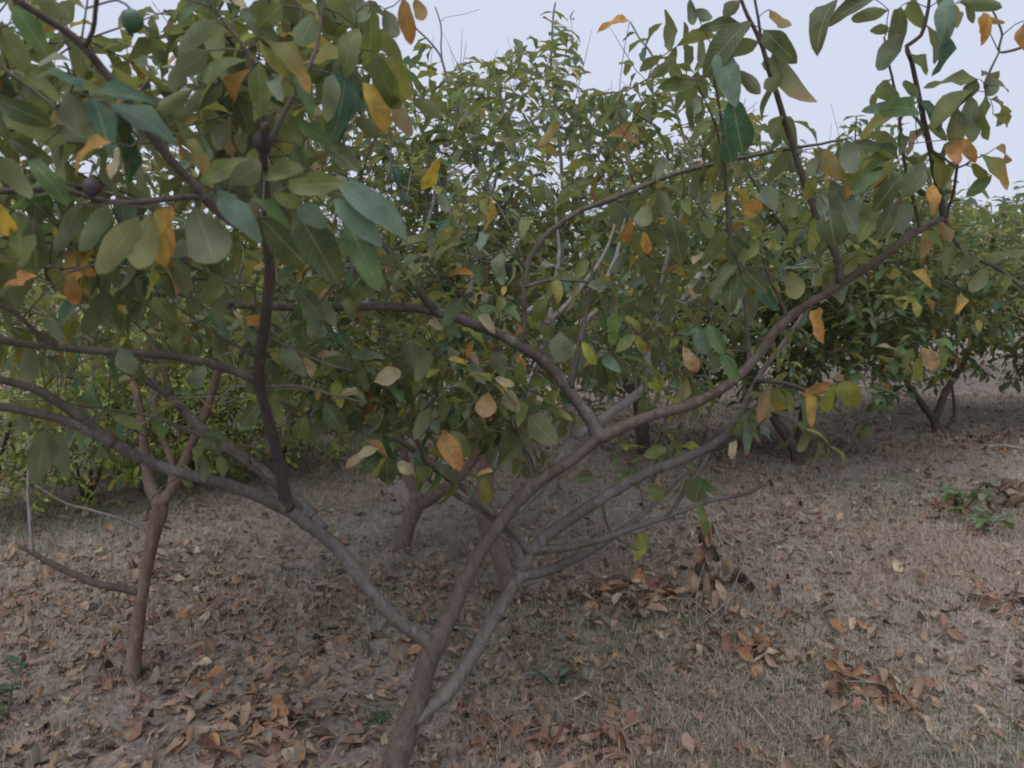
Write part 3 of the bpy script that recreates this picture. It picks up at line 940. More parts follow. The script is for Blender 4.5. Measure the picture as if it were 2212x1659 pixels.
HL = [
    # upper left, close
    (182, 203, 98, 112, 28, .95, 'tl'), (190, 204, 322, 188, 30, .95, 'tl'), (240, 308, 106, 330, 26, .92, 'or'), (150, 200, 172, 292, 62, .95, 'do'),
    (200, 210, 245, 300, 46, .97, 'tl'), (210, 215, 300, 330, 40, 1.0, 'do'), (240, 225, 372, 270, 40, 1.0, 'tl'), (280, 290, 290, 400, 36, 1.0, 'tl'), (300, 300, 268, 420, 30, 1.0, 'do'),
    (30, 10, 95, 108, 46, 1.0, 'gr'), (70, -10, 150, 40, 44, 1.0, 'ol'), (0, 60, 60, 150, 50, 1.05, 'ol'), (20, 150, 120, 190, 34, 1.1, 'ol'), (-20, 210, 90, 260, 50, 1.05, 'do'),
    (0, 250, 130, 290, 44, 1.1, 'ol'), (20, 300, 110, 350, 40, 1.05, 'do'), (0, 340, 60, 420, 50, 1.0, 'ol'), (60, 345, 140, 400, 40, 1.05, 'gr'), (-20, 430, 30, 520, 50, .95, 'ye'), (30, 455, 60, 560, 40, 1.0, 'ol'),
    (70, 470, 80, 590, 52, 1.0, 'do'), (300, 468, 212, 590, 58, 1.0, 'yo'), (330, 460, 292, 602, 58, 1.02, 'yo'), (230, 440, 190, 540, 40, 1.05, 'gr'), (340, 450, 335, 560, 40, 1.05, 'ye'), (370, 440, 350, 540, 34, 1.1, 'or'), (170, 440, 130, 540, 40, 1.1, 'do'),
    (420, 446, 474, 590, 95, 1.05, 'do'), (468, 412, 552, 500, 52, 1.05, 'gt'), (539, 426, 630, 478, 30, 1.05, 'gr'), (640, 440, 706, 490, 45, 1.05, 'gt'), (636, 444, 727, 606, 80, 1.08, 'do'), (564, 470, 662, 574, 70, 1.1, 'do'),
    (720, 430, 822, 522, 50, 1.05, 'gt'), (752, 480, 806, 598, 70, 1.1, 'gr'), (728, 398, 887, 476, 62, 1.05, 'gt'), (430, 395, 522, 338, 40, 1.02, 'ol'), (494, 400, 582, 343, 50, 1.02, 'do'), (570, 390, 672, 332, 42, 1.02, 'ol'),
    (620, 405, 728, 392, 46, 1.02, 'ol'), (590, 420, 648, 442, 32, 1.0, 'ol'), (690, 410, 800, 430, 40, 1.05, 'do'), (467, 43, 396, 102, 46, 1.05, 'gg'), (533, 130, 348, 182, 42, 1.1, 'ol'), (560, 135, 562, 248, 46, 1.1, 'ol'),
    (540, 150, 440, 228, 40, 1.1, 'ob'), (560, 80, 676, 162, 36, 1.1, 'og'), (680, 30, 636, 112, 46, 1.1, 'gr'), (720, 160, 708, 256, 42, 1.2, 'gg'), (640, 165, 675, 225, 34, 1.15, 'gr'), (600, 160, 596, 205, 22, 1.1, 'gg'),
    (520, 20, 590, 70, 40, 1.1, 'do'), (610, 10, 560, 60, 40, 1.1, 'ol'), (450, 110, 380, 160, 50, 1.1, 'do'), (480, 180, 400, 240, 44, 1.15, 'do'), (510, 200, 540, 290, 46, 1.15, 'do'), (420, 190, 330, 250, 40, 1.15, 'ol'), (600, 230, 640, 300, 40, 1.2, 'ol'),
    (640, 260, 700, 300, 34, 1.25, 'gr'), (400, 300, 450, 345, 30, 1.2, 'og'), (380, 260, 440, 330, 36, 1.2, 'ol'), (700, 310, 770, 360, 36, 1.3, 'do'), (640, 310, 640, 380, 34, 1.2, 'do'), (480, 260, 470, 330, 40, 1.2, 'do'),
    # middle top
    (800, 10, 818, 150, 44, 1.3, 'ol'), (806, 110, 852, 228, 52, 1.3, 'ol'), (745, 130, 756, 292, 48, 1.3, 'tl'), (783, 178, 848, 262, 40, 1.3, 'ye'), (848, 222, 886, 288, 36, 1.4, 'pk'), (888, 212, 950, 248, 30, 1.45, 'ol'),
    (870, -5, 886, 90, 36, 1.4, 'ob'), (896, -5, 918, 52, 30, 1.4, 'or'), (760, -10, 800, 60, 46, 1.3, 'gr'), (830, 20, 860, 90, 40, 1.35, 'do'), (770, 60, 740, 130, 44, 1.3, 'ol'), (840, 120, 880, 200, 40, 1.4, 'yo'),
    (760, 250, 830, 300, 36, 1.4, 'ol'), (860, 140, 915, 130, 20, 1.8, 'gr'), (870, 150, 900, 175, 18, 1.8, 'gr'),
    # right side shoots
    (1360, 45, 1290, 48, 14, 2.3, 'or'), (1205, 255, 1172, 320, 24, 2.1, 'ye'), (1307, 295, 1390, 290, 20, 2.2, 'ob'), (1060, 420, 1068, 492, 14, 2.2, 'ye'), (1335, 315, 1380, 342, 20, 2.2, 'ye'), (1365, 470, 1345, 532, 24, 2.0, 'ob'), (1390, 500, 1402, 556, 22, 2.0, 'or'),
    (1450, 460, 1472, 566, 52, 1.9, 'do'), (1400, 440, 1380, 500, 40, 1.9, 'ol'), (1622, 47, 1520, 115, 46, 1.75, 'do'), (1640, 90, 1545, 120, 40, 1.75, 'ol'), (1555, 95, 1586, 218, 52, 1.75, 'gt'), (1580, 205, 1606, 342, 66, 1.75, 'tl'), (1568, 300, 1582, 358, 46, 1.75, 'tl'),
    (1650, 65, 1713, 128, 50, 1.75, 'do'), (1670, 110, 1724, 245, 44, 1.75, 'og'), (1600, 50, 1513, 58, 30, 1.8, 'do'), (1420, 190, 1520, 165, 36, 1.9, 'ol'), (1400, 170, 1460, 130, 30, 1.95, 'ol'), (1662, 20, 1700, 75, 22, 1.75, 'or'), (1690, 170, 1650, 190, 40, 1.75, 'ol'),
    (1600, 0, 1550, 40, 30, 1.75, 'do'), (1490, -5, 1498, 60, 26, 1.8, 'tl'), (1500, 20, 1545, 50, 24, 1.8, 'tl'), (1475, 170, 1440, 140, 26, 1.9, 'ol'), (1590, 150, 1640, 200, 36, 1.75, 'do'),
    (1810, -2, 1736, 48, 18, 1.75, 'do'), (1890, -2, 1793, 16, 30, 1.75, 'do'), (1920, 22, 1836, 42, 34, 1.75, 'ol'), (1945, 15, 1935, 88, 46, 1.75, 'do'), (1945, 70, 1893, 158, 42, 1.75, 'tl'), (1960, 5, 1985, 45, 40, 1.75, 'ol'), (1920, 60, 1885, 66, 22, 1.75, 'ol'),
    (2045, -5, 2040, 64, 42, 1.7, 'gt'), (2043, 55, 2040, 155, 22, 1.7, 'tl'), (2070, 2, 2163, 16, 34, 1.7, 'gr'), (2090, 10, 2100, 42, 20, 1.7, 'do'), (2060, 10, 2070, 50, 22, 1.7, 'ol'), (2124, 27, 2142, 72, 20, 1.75, 'or'), (2130, 30, 2116, 68, 16, 1.75, 'or'), (2135, 40, 2155, 50, 14, 1.75, 'or'), (2218, 42, 2191, 98, 16, 1.75, 'ob'),
    (1948, 222, 1873, 168, 36, 1.75, 'gr'), (1942, 228, 1870, 234, 28, 1.75, 'gt'), (1985, 212, 1948, 170, 22, 1.75, 'gr'), (1986, 242, 1943, 212, 24, 1.75, 'gr'), (1935, 252, 1853, 266, 18, 1.9, 'yo'), (1940, 313, 1883, 283, 26, 1.8, 'ol'), (1942, 345, 1853, 293, 30, 1.8, 'do'), (1828, 300, 1845, 380, 44, 1.8, 'gt'),
    (1938, 337, 1823, 372, 36, 1.8, 'yo'), (1910, 345, 1848, 408, 46, 1.8, 'gr'), (1758, 320, 1820, 385, 38, 1.8, 'ye'), (1772, 335, 1745, 390, 32, 1.8, 'do'), (1950, 375, 1893, 448, 42, 1.8, 'do'), (1995, 352, 1955, 425, 50, 1.8, 'gg'), (1795, 390, 1847, 493, 52, 1.8, 'tl'), (1770, 415, 1786, 478, 30, 1.8, 'gt'), (1790, 450, 1802, 525, 60, 1.8, 'do'),
    (1840, 400, 1800, 440, 30, 1.8, 'ob'), (1760, 380, 1740, 430, 26, 1.8, 'yo'), (1960, 430, 1940, 500, 50, 1.85, 'gt'), (1930, 440, 1905, 500, 40, 1.85, 'do'), (1890, 450, 1860, 510, 40, 1.9, 'ol'),
    (2120, 165, 2166, 130, 26, 1.8, 'do'), (2118, 172, 2000, 174, 20, 1.8, 'ol'), (2108, 193, 2008, 220, 18, 1.8, 'ol'), (2100, 200, 2042, 246, 20, 1.8, 'ol'), (2125, 180, 2202, 172, 18, 1.8, 'ol'), (2140, 215, 2216, 232, 22, 1.8, 'yo'), (2145, 247, 2212, 267, 24, 1.8, 'yo'), (2095, 207, 2100, 302, 40, 1.8, 'gg'), (2068, 233, 2065, 322, 38, 1.8, 'og'), (2128, 207, 2117, 295, 22, 1.8, 'ol'),
    (2130, 165, 2150, 215, 34, 1.8, 'tl'), (2110, 170, 2085, 215, 30, 1.8, 'do'), (2118, 333, 2187, 387, 28, 1.8, 'og'), (2150, 320, 2216, 331, 26, 1.8, 'ob'), (2142, 380, 2090, 422, 28, 1.8, 'gr'), (2098, 353, 2132, 388, 22, 1.8, 'yo'), (2085, 435, 2170, 449, 18, 1.9, 'gr'), (2080, 300, 2100, 340, 26, 1.8, 'or'), (2060, 300, 2050, 335, 20, 1.8, 'ob'),
    (1585, 413, 1634, 410, 16, 1.95, 'ye'), (1602, 460, 1650, 440, 36, 1.95, 'or'), (2028, 478, 2056, 522, 28, 1.9, 'ob'), (2012, 400, 2024, 440, 24, 1.8, 'or'), (1545, 260, 1490, 280, 18, 1.85, 'ol'), (1550, 270, 1520, 320, 20, 1.85, 'yo'),
    (1650, 400, 1668, 440, 36, 1.9, 'gg'), (1700, 420, 1720, 470, 30, 1.9, 'ol'), (1640, 520, 1600, 560, 36, 1.9, 'ol'), (1560, 500, 1530, 560, 34, 1.9, 'ol'), (1575, 510, 1620, 555, 40, 1.9, 'do'),
    # right below
    (1585, 575, 1567, 662, 36, 1.85, 'do'), (1608, 590, 1602, 645, 20, 1.85, 'tl'), (1592, 573, 1533, 622, 30, 1.85, 'do'), (1602, 576, 1660, 635, 36, 1.85, 'do'), (1708, 586, 1722, 645, 42, 1.95, 'yo'), (1858, 550, 1826, 585, 30, 1.95, 'yo'), (1772, 664, 1757, 722, 24, 1.95, 'or'), (1615, 610, 1646, 613, 18, 2.0, 'ye'),
    (1668, 828, 1640, 905, 34, 2.05, 'ob'), (1680, 832, 1692, 905, 36, 2.05, 'og'), (1690, 836, 1712, 890, 26, 2.05, 'ol'), (1805, 826, 1774, 902, 32, 2.0, 'yg'), (1815, 823, 1857, 884, 50, 2.0, 'yo'), (1800, 820, 1850, 815, 18, 2.0, 'ob'), (1475, 748, 1510, 810, 30, 2.0, 'pk'), (1505, 718, 1526, 768, 34, 2.0, 'gt'),
    (2015, 740, 2087, 775, 28, 2.3, 'bg'), (2015, 736, 2087, 743, 14, 2.3, 'bg'), (1990, 750, 2027, 803, 36, 2.3, 'pk'), (1972, 753, 1953, 788, 22, 2.3, 'ol'), (1990, 768, 1974, 822, 20, 2.3, 'yo'), (2075, 630, 2078, 668, 16, 2.2, 'ye'), (1922, 573, 1957, 583, 14, 2.1, 'ye'), (1972, 586, 2007, 590, 12, 2.1, 'ye'),
    (1800, 580, 1815, 640, 34, 2.0, 'gg'), (1530, 700, 1560, 760, 36, 2.0, 'gr'), (1560, 760, 1590, 820, 36, 2.0, 'gr'),
    # centre
    (808, 825, 872, 798, 38, 1.9, 'tn'), (735, 858, 799, 828, 28, 1.85, 'tn'), (1056, 848, 1044, 904, 46, 1.9, 'or'), (1090, 844, 1114, 884, 42, 1.95, 'tn'), (1068, 816, 1109, 832, 22, 1.9, 'tn'), (975, 836, 1055, 828, 16, 1.95, 'gg'), (1040, 678, 1058, 704, 26, 2.0, 'tn'), (928, 690, 952, 708, 22, 2.0, 'tn'), (1118, 766, 1131, 797, 17, 2.0, 'or'), (1017, 758, 1031, 785, 18, 1.95, 'pk'), (968, 776, 1020, 776, 14, 1.95, 'ye'),
    (1132, 713, 1086, 708, 32, 2.0, 'ob'), (1210, 716, 1216, 790, 52, 1.95, 'gg'), (1257, 738, 1285, 785, 26, 2.0, 'yg'), (1126, 778, 1119, 854, 28, 1.95, 'ol'), (955, 930, 986, 1004, 44, 1.9, 'ob'), (975, 930, 1012, 988, 38, 1.92, 'ol'), (819, 968, 742, 1002, 26, 1.85, 'tn'), (788, 952, 850, 972, 18, 1.9, 'ob'), (858, 998, 887, 1018, 28, 1.9, 'tn'), (898, 1008, 930, 1054, 36, 1.9, 'ol'), (835, 988, 838, 1064, 36, 1.88, 'do'), (1066, 1018, 1033, 1014, 10, 1.95, 'ye'), (1040, 1028, 1066, 1104, 28, 1.95, 'yo'),
    (1143, 898, 1192, 950, 56, 2.0, 'ol'), (1200, 885, 1227, 902, 18, 2.05, 'yg'), (1397, 826, 1436, 845, 20, 2.05, 'yg'), (1388, 985, 1442, 968, 26, 2.1, 'ol'), (1236, 1040, 1292, 1026, 30, 2.1, 'do'), (1400, 1048, 1432, 1078, 30, 2.3, 'ol'), (1268, 616, 1322, 613, 28, 2.0, 'gg'), (1297, 590, 1325, 608, 16, 2.05, 'ye'), (1480, 1040, 1520, 1085, 40, 2.5, 'ol'), (1500, 1035, 1540, 1060, 26, 2.5, 'gr'), (1385, 1150, 1395, 1180, 20, 2.5, 'yg'),
    (930, 755, 900, 820, 40, 1.95, 'ol'), (870, 740, 905, 800, 36, 1.95, 'do'), (1000, 640, 960, 700, 36, 1.95, 'gr'), (1180, 640, 1150, 700, 30, 2.0, 'ol'), (1060, 760, 1090, 800, 36, 1.95, 'do'), (700, 870, 740, 930, 40, 1.8, 'do'), (660, 900, 640, 960, 36, 1.75, 'ol'), (930, 880, 900, 940, 36, 1.9, 'ol'), (1010, 900, 1050, 950, 36, 1.95, 'do'),
    # left below
    (8, 622, 62, 588, 14, 1.3, 'or'), (150, 588, 164, 660, 32, 1.3, 'ob'), (170, 575, 202, 592, 22, 1.35, 'or'), (528, 686, 582, 704, 28, 1.6, 'or'), (100, 688, 126, 724, 30, 1.5, 'gg'), (605, 752, 652, 802, 36, 1.6, 'gg'), (653, 778, 682, 796, 18, 1.65, 'ye'), (442, 788, 408, 848, 36, 1.5, 'gg'), (258, 753, 287, 808, 42, 1.4, 'gg'), (97, 928, 80, 1034, 52, 1.4, 'do'), (122, 928, 131, 1024, 36, 1.42, 'do'), (243, 900, 313, 922, 24, 1.5, 'ol'), (335, 903, 352, 938, 22, 1.6, 'gr'),
    (430, 930, 494, 942, 22, 1.7, 'do'), (440, 935, 470, 975, 34, 1.7, 'do'), (475, 983, 482, 1024, 24, 1.7, 'ol'), (440, 985, 440, 1030, 24, 1.7, 'do'), (390, 1000, 410, 1050, 30, 1.7, 'ol'), (560, 870, 520, 920, 36, 1.6, 'do'), (640, 620, 690, 680, 44, 1.5, 'do'), (480, 600, 440, 650, 44, 1.4, 'ol'), (330, 640, 380, 700, 44, 1.5, 'ol'),
]
main.hero(HL)


def region(rows, rng):
    out = []
    for cx, cy, rx, ry, d0, d1, n in rows:
        a = rng.uniform(0, 6.283, n)
        r = np.sqrt(rng.random(n))
        for aa, rr in zip(a, r):
            x, y = cx + rx * rr * math.cos(aa), cy + ry * rr * math.sin(aa)
            if ((x - 320) / 130) ** 2 + ((y - 60) / 75) ** 2 < 1 or ((x - 260) / 60) ** 2 + ((y - 160) / 60) ** 2 < 1 or ((x - 430) / 60) ** 2 + ((y - 290) / 30) ** 2 < 1:
                continue
            out.append(P(x, y, rng.uniform(d0, d1)))
    return out


tips = region([
    (180, 330, 300, 260, 1.15, 1.75, 38), (60, 120, 160, 160, 1.15, 1.7, 22), (600, 190, 260, 210, 1.25, 1.8, 36), (620, 60, 220, 90, 1.25, 1.8, 20), (330, 560, 380, 90, 1.5, 2.1, 30), (760, 600, 260, 70, 1.7, 2.2, 14),
    (250, 720, 330, 130, 2.0, 2.6, 34), (720, 780, 190, 140, 2.05, 2.6, 34), (950, 820, 230, 150, 2.05, 2.6, 40), (1080, 900, 150, 80, 2.05, 2.5, 12), (880, 940, 180, 60, 2.0, 2.5, 12),
    (1250, 720, 150, 110, 2.1, 2.6, 14), (300, 900, 280, 60, 1.9, 2.4, 9), (1650, 560, 220, 90, 2.0, 2.4, 14), (1480, 700, 130, 120, 2.1, 2.6, 12), (1880, 480, 150, 50, 1.95, 2.2, 8), (1450, 1000, 120, 60, 2.3, 2.8, 4), (1600, 880, 140, 50, 2.2, 2.6, 6), (-120, 500, 120, 350, 1.2, 1.9, 22),
    (1420, 180, 90, 110, 1.95, 2.3, 7), (1380, 420, 110, 80, 2.0, 2.4, 10), (1000, 480, 150, 120, 1.9, 2.4, 10),
], main.rng)
main.grow(tips, shoot=(0.10, 0.2), up=0.15)
snag = []
for k in ('trunk', 'B', 'C', 'C2', 'C3', 'E', 'B2', 'B3', 'B4', 'G1', 'D', 'H', 'C3b', 'B2b'):
    ln = main.lines[k]
    for j in main.rng.integers(int(len(ln) * (.45 if k == 'trunk' else .12)), len(ln), 5):
        p = P(*ln[j])
        snag.append(p + unit(main.rng.normal(size=3) + np.array([0, 0, .5])) * main.rng.uniform(.03, .16))
main.grow(snag, leafy=False, r_tip=.0013)
for k, a, b in (('A1', .25, .98), ('A2', .3, .98), ('A3', .25, .95), ('A5', .4, 1), ('A6', .3, 1), ('E4', .55, 1), ('F1', .2, 1), ('A8', .3, 1), ('C3b', .5, 1), ('B2c', .4, 1), ('E5', .4, 1)):
    main.leafy_line(k, a, b, 0.062, 0.092, 0.75)


NH = len(HL)


def in_bush_view(x, y):
    """The gaps in the low foliage through which the green bushes show."""
    return (((x - 430) / 175) ** 2 + ((y - 875) / 100) ** 2 < 1) | (((x - 50) / 120) ** 2 + ((y - 1020) / 120) ** 2 < 1)



def clear_of_heroes(lv):
    """Filling leaves stay behind the leaves that were placed one by one, and off the green fruit."""
    x, y, d = project(lv.P + lv.D * (lv.L * .5)[:, None])
    hx, hy, hd = x[:NH], y[:NH], d[:NH]
    hl = np.array([math.hypot(r[2] - r[0], r[3] - r[1]) for r in HL])
    m = np.ones(lv.n, bool)
    for i in range(NH):
        m &= ~((np.hypot(x - hx[i], y - hy[i]) < 14 + .5 * hl[i]) & (d < hd[i] + .04))
    sx, sy, sd = project(lv.samples())
    m &= ~((np.hypot(sx - 286, sy - 50) < 40) & (sd < 1.25)).any(1)
    m &= ~((np.hypot(x - 286, y - 50) < 60) & (d < 1.3)) & ~((np.hypot(x - 199, y - 405) < 45) & (d < 1.1)) & (d > .85)
    m &= ~(in_bush_view(x, y) & (np.random.default_rng(5).random(lv.n) < .9))
    m[:NH] = True
    return m


main.finish(leaf_len=0.096, pairs=4, droop=0.6, drop=0.12, mask=clear_of_heroes)

# ------------------------------------------------------------------ the other guava trees
BOT = np.array([(-300, 1080), (0, 1060), (300, 1030), (560, 1060), (700, 1050), (1000, 1060), (1150, 1010), (1300, 960), (1430, 950), (1600, 960), (1720, 900), (1880, 950), (1960, 880), (2080, 850), (2212, 835), (2600, 830)])


def crown_mask(sky_pad=-30, bot_pad=0, holes=True, bush_view=True):
    def f(lv):
        c = lv.P + lv.D * (lv.L * 0.6)[:, None]
        x, y, d = project(c)
        m = (y > np.interp(x, SKY[:, 0], SKY[:, 1]) + sky_pad) & (y < np.interp(x, BOT[:, 0], BOT[:, 1]) + bot_pad)
        if holes:
            m &= ~((((x - 330) / 120) ** 2 + ((y - 55) / 62) ** 2 < 1) | (((x - 245) / 42) ** 2 + ((y - 150) / 42) ** 2 < 1))
        if bush_view:
            m &= ~(in_bush_view(x, y) & (d < 6.0) & (np.random.default_rng(lv.n).random(lv.n) < .95))
        return m & (d > 1.2)
    return f


def crown_tips(t, ells, n, rng, hollow=0.5):
    """Points in a lumpy crown made of ellipsoids (centre x,y,z, radii), thinner inside."""
    w = np.array([e[3] * e[4] * e[5] for e in ells])
    out = []
    while len(out) < n:
        e = ells[rng.choice(len(ells), p=w / w.sum())]
        v = unit(rng.normal(size=3))
        r = rng.random() ** 0.4
        if r < hollow and rng.random() < 0.6:
            continue
        p = np.array(e[:3]) + v * r * np.array(e[3:6]) * (1 + 0.16 * math.sin(5 * v[0] + 3 * v[2] + e[0] * 7))
        x, y, d = project(p)
        if y < np.interp(x, SKY[:, 0], SKY[:, 1]) + 26 or y > np.interp(x, BOT[:, 0], BOT[:, 1]) - 14 or d < 1.7:
            if rng.random() < 0.985:
                out.append(None)
                continue
        out.append(p)
    return [p for p in out if p is not None]


GRP = 'guava trees of the orchard'

# left tree
b = G(283, 1470)
t2 = Tree('guava_tree', 'guava tree on the left with a straight reddish trunk standing by itself', b, group=GRP, bark=M_BARK_RED, mix=MIX_NEAR, seed=21)
dt = (b - ORI) @ FWD
t2.trace('trunk', [(280, 1495), (286, 1440), (296, 1340), (304, 1280), (318, 1200), (332, 1140), (343, 1095), (330, 1070), (318, 1030), (308, 970), (300, 900), (280, 800), (255, 690), (230, 560)], [dt, dt + .05, dt + .1], d0=dt, widths=[46, 33, 27, 25, 26, 30, 33, 27, 25, 21, 18, 15, 12, 8], part='trunk')
t2.trace('R', [(345, 1100), (368, 1062), (386, 1030), (405, 980), (440, 900), (470, 800), (500, 690), (520, 580)], dt + .15, (22, 20, 18, 14, 8), 'trunk', mat=M_BARK_RED)
t2.trace('M', [(368, 1060), (372, 1000), (350, 945), (330, 860), (330, 740), (340, 600)], dt + .4, (14, 14, 11, 7), 'R', mat=M_BARK_RED)
t2.trace('l1', [(292, 1275), (240, 1267), (200, 1257), (130, 1226), (80, 1200), (40, 1178)], dt - .1, (15, 15, 13, 8), 'trunk', mat=M_BARK)
t2.trace('l1b', [(68, 1194), (62, 1106), (60, 1050), (66, 980)], dt - .1, (9, 7, 4), 'l1', mat=M_BARK)
t2.trace('l2', [(320, 1150), (302, 1140), (260, 1122), (200, 1103), (140, 1085), (80, 1050)], dt - .2, (8, 7, 5, 3), 'trunk', mat=M_BARK)
t2.hero([(60, 1205, 32, 1235, 18, dt - .1, 'do'), (66, 1206, 70, 1240, 18, dt - .1, 'do'), (45, 1185, 18, 1215, 14, dt - .1, 'do')])
cx = b[0]
t2.grow(crown_tips(t2, [(cx, b[1] + .3, 1.65, 1.15, 1.0, .75), (cx - .7, b[1] + .1, 1.5, .8, .8, .6), (cx + .6, b[1] + .3, 1.5, .8, .8, .65)], 330, t2.rng))
t2.finish(leaf_len=0.095, pairs=4, mask=crown_mask())

# tree just behind the front one
b = G(1112, 1300)
t3 = Tree('guava_tree', 'guava tree directly behind the front tree, reddish trunk leaning left', b, group=GRP, bark=M_BARK_RED, seed=31)
dt = (b - ORI) @ FWD
t3.trace('trunk', [(1120, 1330), (1108, 1290), (1086, 1215), (1062, 1150), (1048, 1110), (1050, 1050), (1062, 960), (1072, 890), (1070, 800), (1060, 690), (1050, 560), (1060, 430)], [dt, dt, dt + .1], d0=dt, widths=[48, 42, 36, 36, 36, 34, 32, 28, 22, 18, 13, 8], part='trunk')
t3.trace('R', [(1062, 1010), (1080, 970), (1097, 936), (1130, 880), (1170, 780), (1200, 650), (1215, 520)], dt + .3, (26, 22, 18, 12, 8), 'trunk')
t3.trace('P', [(1052, 1120), (1110, 1100), (1184, 1028), (1247, 943), (1285, 915), (1390, 836), (1395, 753), (1444, 686), (1478, 655), (1565, 612)], dt - .3, (26, 24, 22, 20, 18, 14, 10), 'trunk')
t3.trace('P2', [(1247, 940), (1232, 890), (1206, 832), (1190, 780), (1180, 700)], dt - .3, (20, 17, 12), 'P')
t3.trace('P3', [(1444, 686), (1430, 640), (1440, 560), (1470, 470), (1500, 380)], dt - .2, (10, 8, 5), 'P')
for i, (pts, w) in enumerate([
        ([(1187, 693), (1197, 616), (1206, 540), (1200, 470)], (9, 7, 4)), ([(1137, 676), (1165, 650), (1190, 633), (1230, 590)], (9, 7, 4)), ([(840, 656), (817, 620), (800, 570), (790, 520)], (9, 7, 4)),
        ([(750, 750), (768, 720), (780, 693), (800, 650)], (9, 8, 6)), ([(735, 728), (770, 686), (800, 640), (830, 600)], (8, 7, 4)), ([(1010, 640), (1030, 560), (1045, 470), (1060, 400)], (9, 7, 4)),
        ([(900, 560), (918, 500), (935, 440), (945, 380)], (8, 7, 4)), ([(1440, 700), (1455, 665), (1490, 620), (1534, 560)], (12, 11, 8)), ([(1290, 640), (1330, 560), (1350, 470), (1370, 400)], (8, 6, 4)),
        ([(1060, 560), (1000, 500), (960, 430), (930, 330)], (9, 7, 4)), ([(1180, 700), (1240, 640), (1300, 560), (1330, 480)], (9, 7, 4)), ([(1215, 786), (1260, 700), (1330, 640), (1400, 600)], (10, 8, 5))]):
    t3.trace('Q%d' % i, pts, dt - .65, tuple(1.3 * q for q in w), d0=dt - .7)
t3.trace('S1', [(1215, 520), (1215, 400), (1205, 280), (1190, 150), (1195, 40), (1200, 5)], dt + .1, (9, 8, 6, 4), 'R')
t3.trace('S2', [(1500, 380), (1460, 240), (1420, 140), (1380, 80), (1362, 48)], dt - .3, (7, 6, 4), 'P3')
t3.trace('S3', [(1060, 430), (1020, 300), (974, 200), (960, 150), (944, 110), (890, 53)], dt - .2, (8, 6, 4), 'trunk')
t3.trace('S4', [(974, 200), (955, 130), (953, 60), (940, 15)], dt - .2, (4, 3.5, 3), 'S3')
t3.trace('S5', [(1060, 430), (1090, 300), (1080, 200), (1060, 130)], dt, (7, 6, 4), 'trunk')
t3.hero([(960, 45, 996, 64, 16, dt - .2, 'ye'), (936, 330, 946, 362, 12, dt - .2, 'or'), (960, 38, 985, 20, 12, dt - .2, 'gr'), (955, 70, 935, 78, 10, dt - .2, 'gr'), (1035, 20, 1072, 18, 10, dt - .2, 'gr'), (1030, 22, 1040, 5, 10, dt - .2, 'gr')])
for k, a in (('S1', .45), ('S2', .3), ('S3', .5), ('S5', .5)):
    t3.leafy_line(k, a, 1.0, 0.06, 0.1, 0.0)
    t3.leafy_line(k, a, 1.0, 0.07, 0.085, 0.1)
t3.grow(crown_tips(t3, [(b[0] + .1, b[1] + .1, 1.85, 1.15, 1.0, .75), (b[0] + .7, b[1] + .3, 1.75, .8, .8, .7), (b[0] - .6, b[1] + .3, 1.7, .8, .8, .7), (b[0] + .1, b[1] + .2, 1.15, 1.1, .7, .45), (b[0] + .05, b[1] + .2, 2.25, .8, .6, .35)], 400, t3.rng), shoot=(.16, .34), up=.8)
t3.finish(leaf_len=0.102, pairs=6, mask=crown_mask())

b = G(868, 1185)
t4 = Tree('guava_tree', 'guava tree with a short leaning reddish trunk forking low, seen between the front limbs', b, group=GRP, bark=M_BARK_RED, seed=41)
dt = (b - ORI) @ FWD
t4.trace('trunk', [(866, 1195), (872, 1165), (886, 1122), (902, 1088), (893, 1055), (880, 1020), (872, 975), (850, 880), (830, 760), (820, 620)], [dt, dt, dt + .2], d0=dt, widths=[40, 34, 32, 34, 24, 20, 18, 14, 10, 7], part='trunk')
t4.trace('R', [(904, 1090), (930, 1076), (965, 1050), (1000, 1020), (1040, 960), (1060, 850), (1070, 700)], dt + .4, (26, 22, 18, 12, 8), 'trunk', mat=M_BARK_RED)
t4.grow(crown_tips(t4, [(b[0], b[1] + .3, 1.8, 1.3, 1.1, .8), (b[0] - .9, b[1] + .4, 1.6, .9, .9, .7), (b[0] + .6, b[1] + .5, 1.7, .9, .9, .7), (b[0], b[1] + .7, .95, 1.5, .8, .5)], 400, t4.rng), shoot=(.14, .3), up=.7)
t4.finish(leaf_len=0.11, pairs=4, mask=crown_mask())

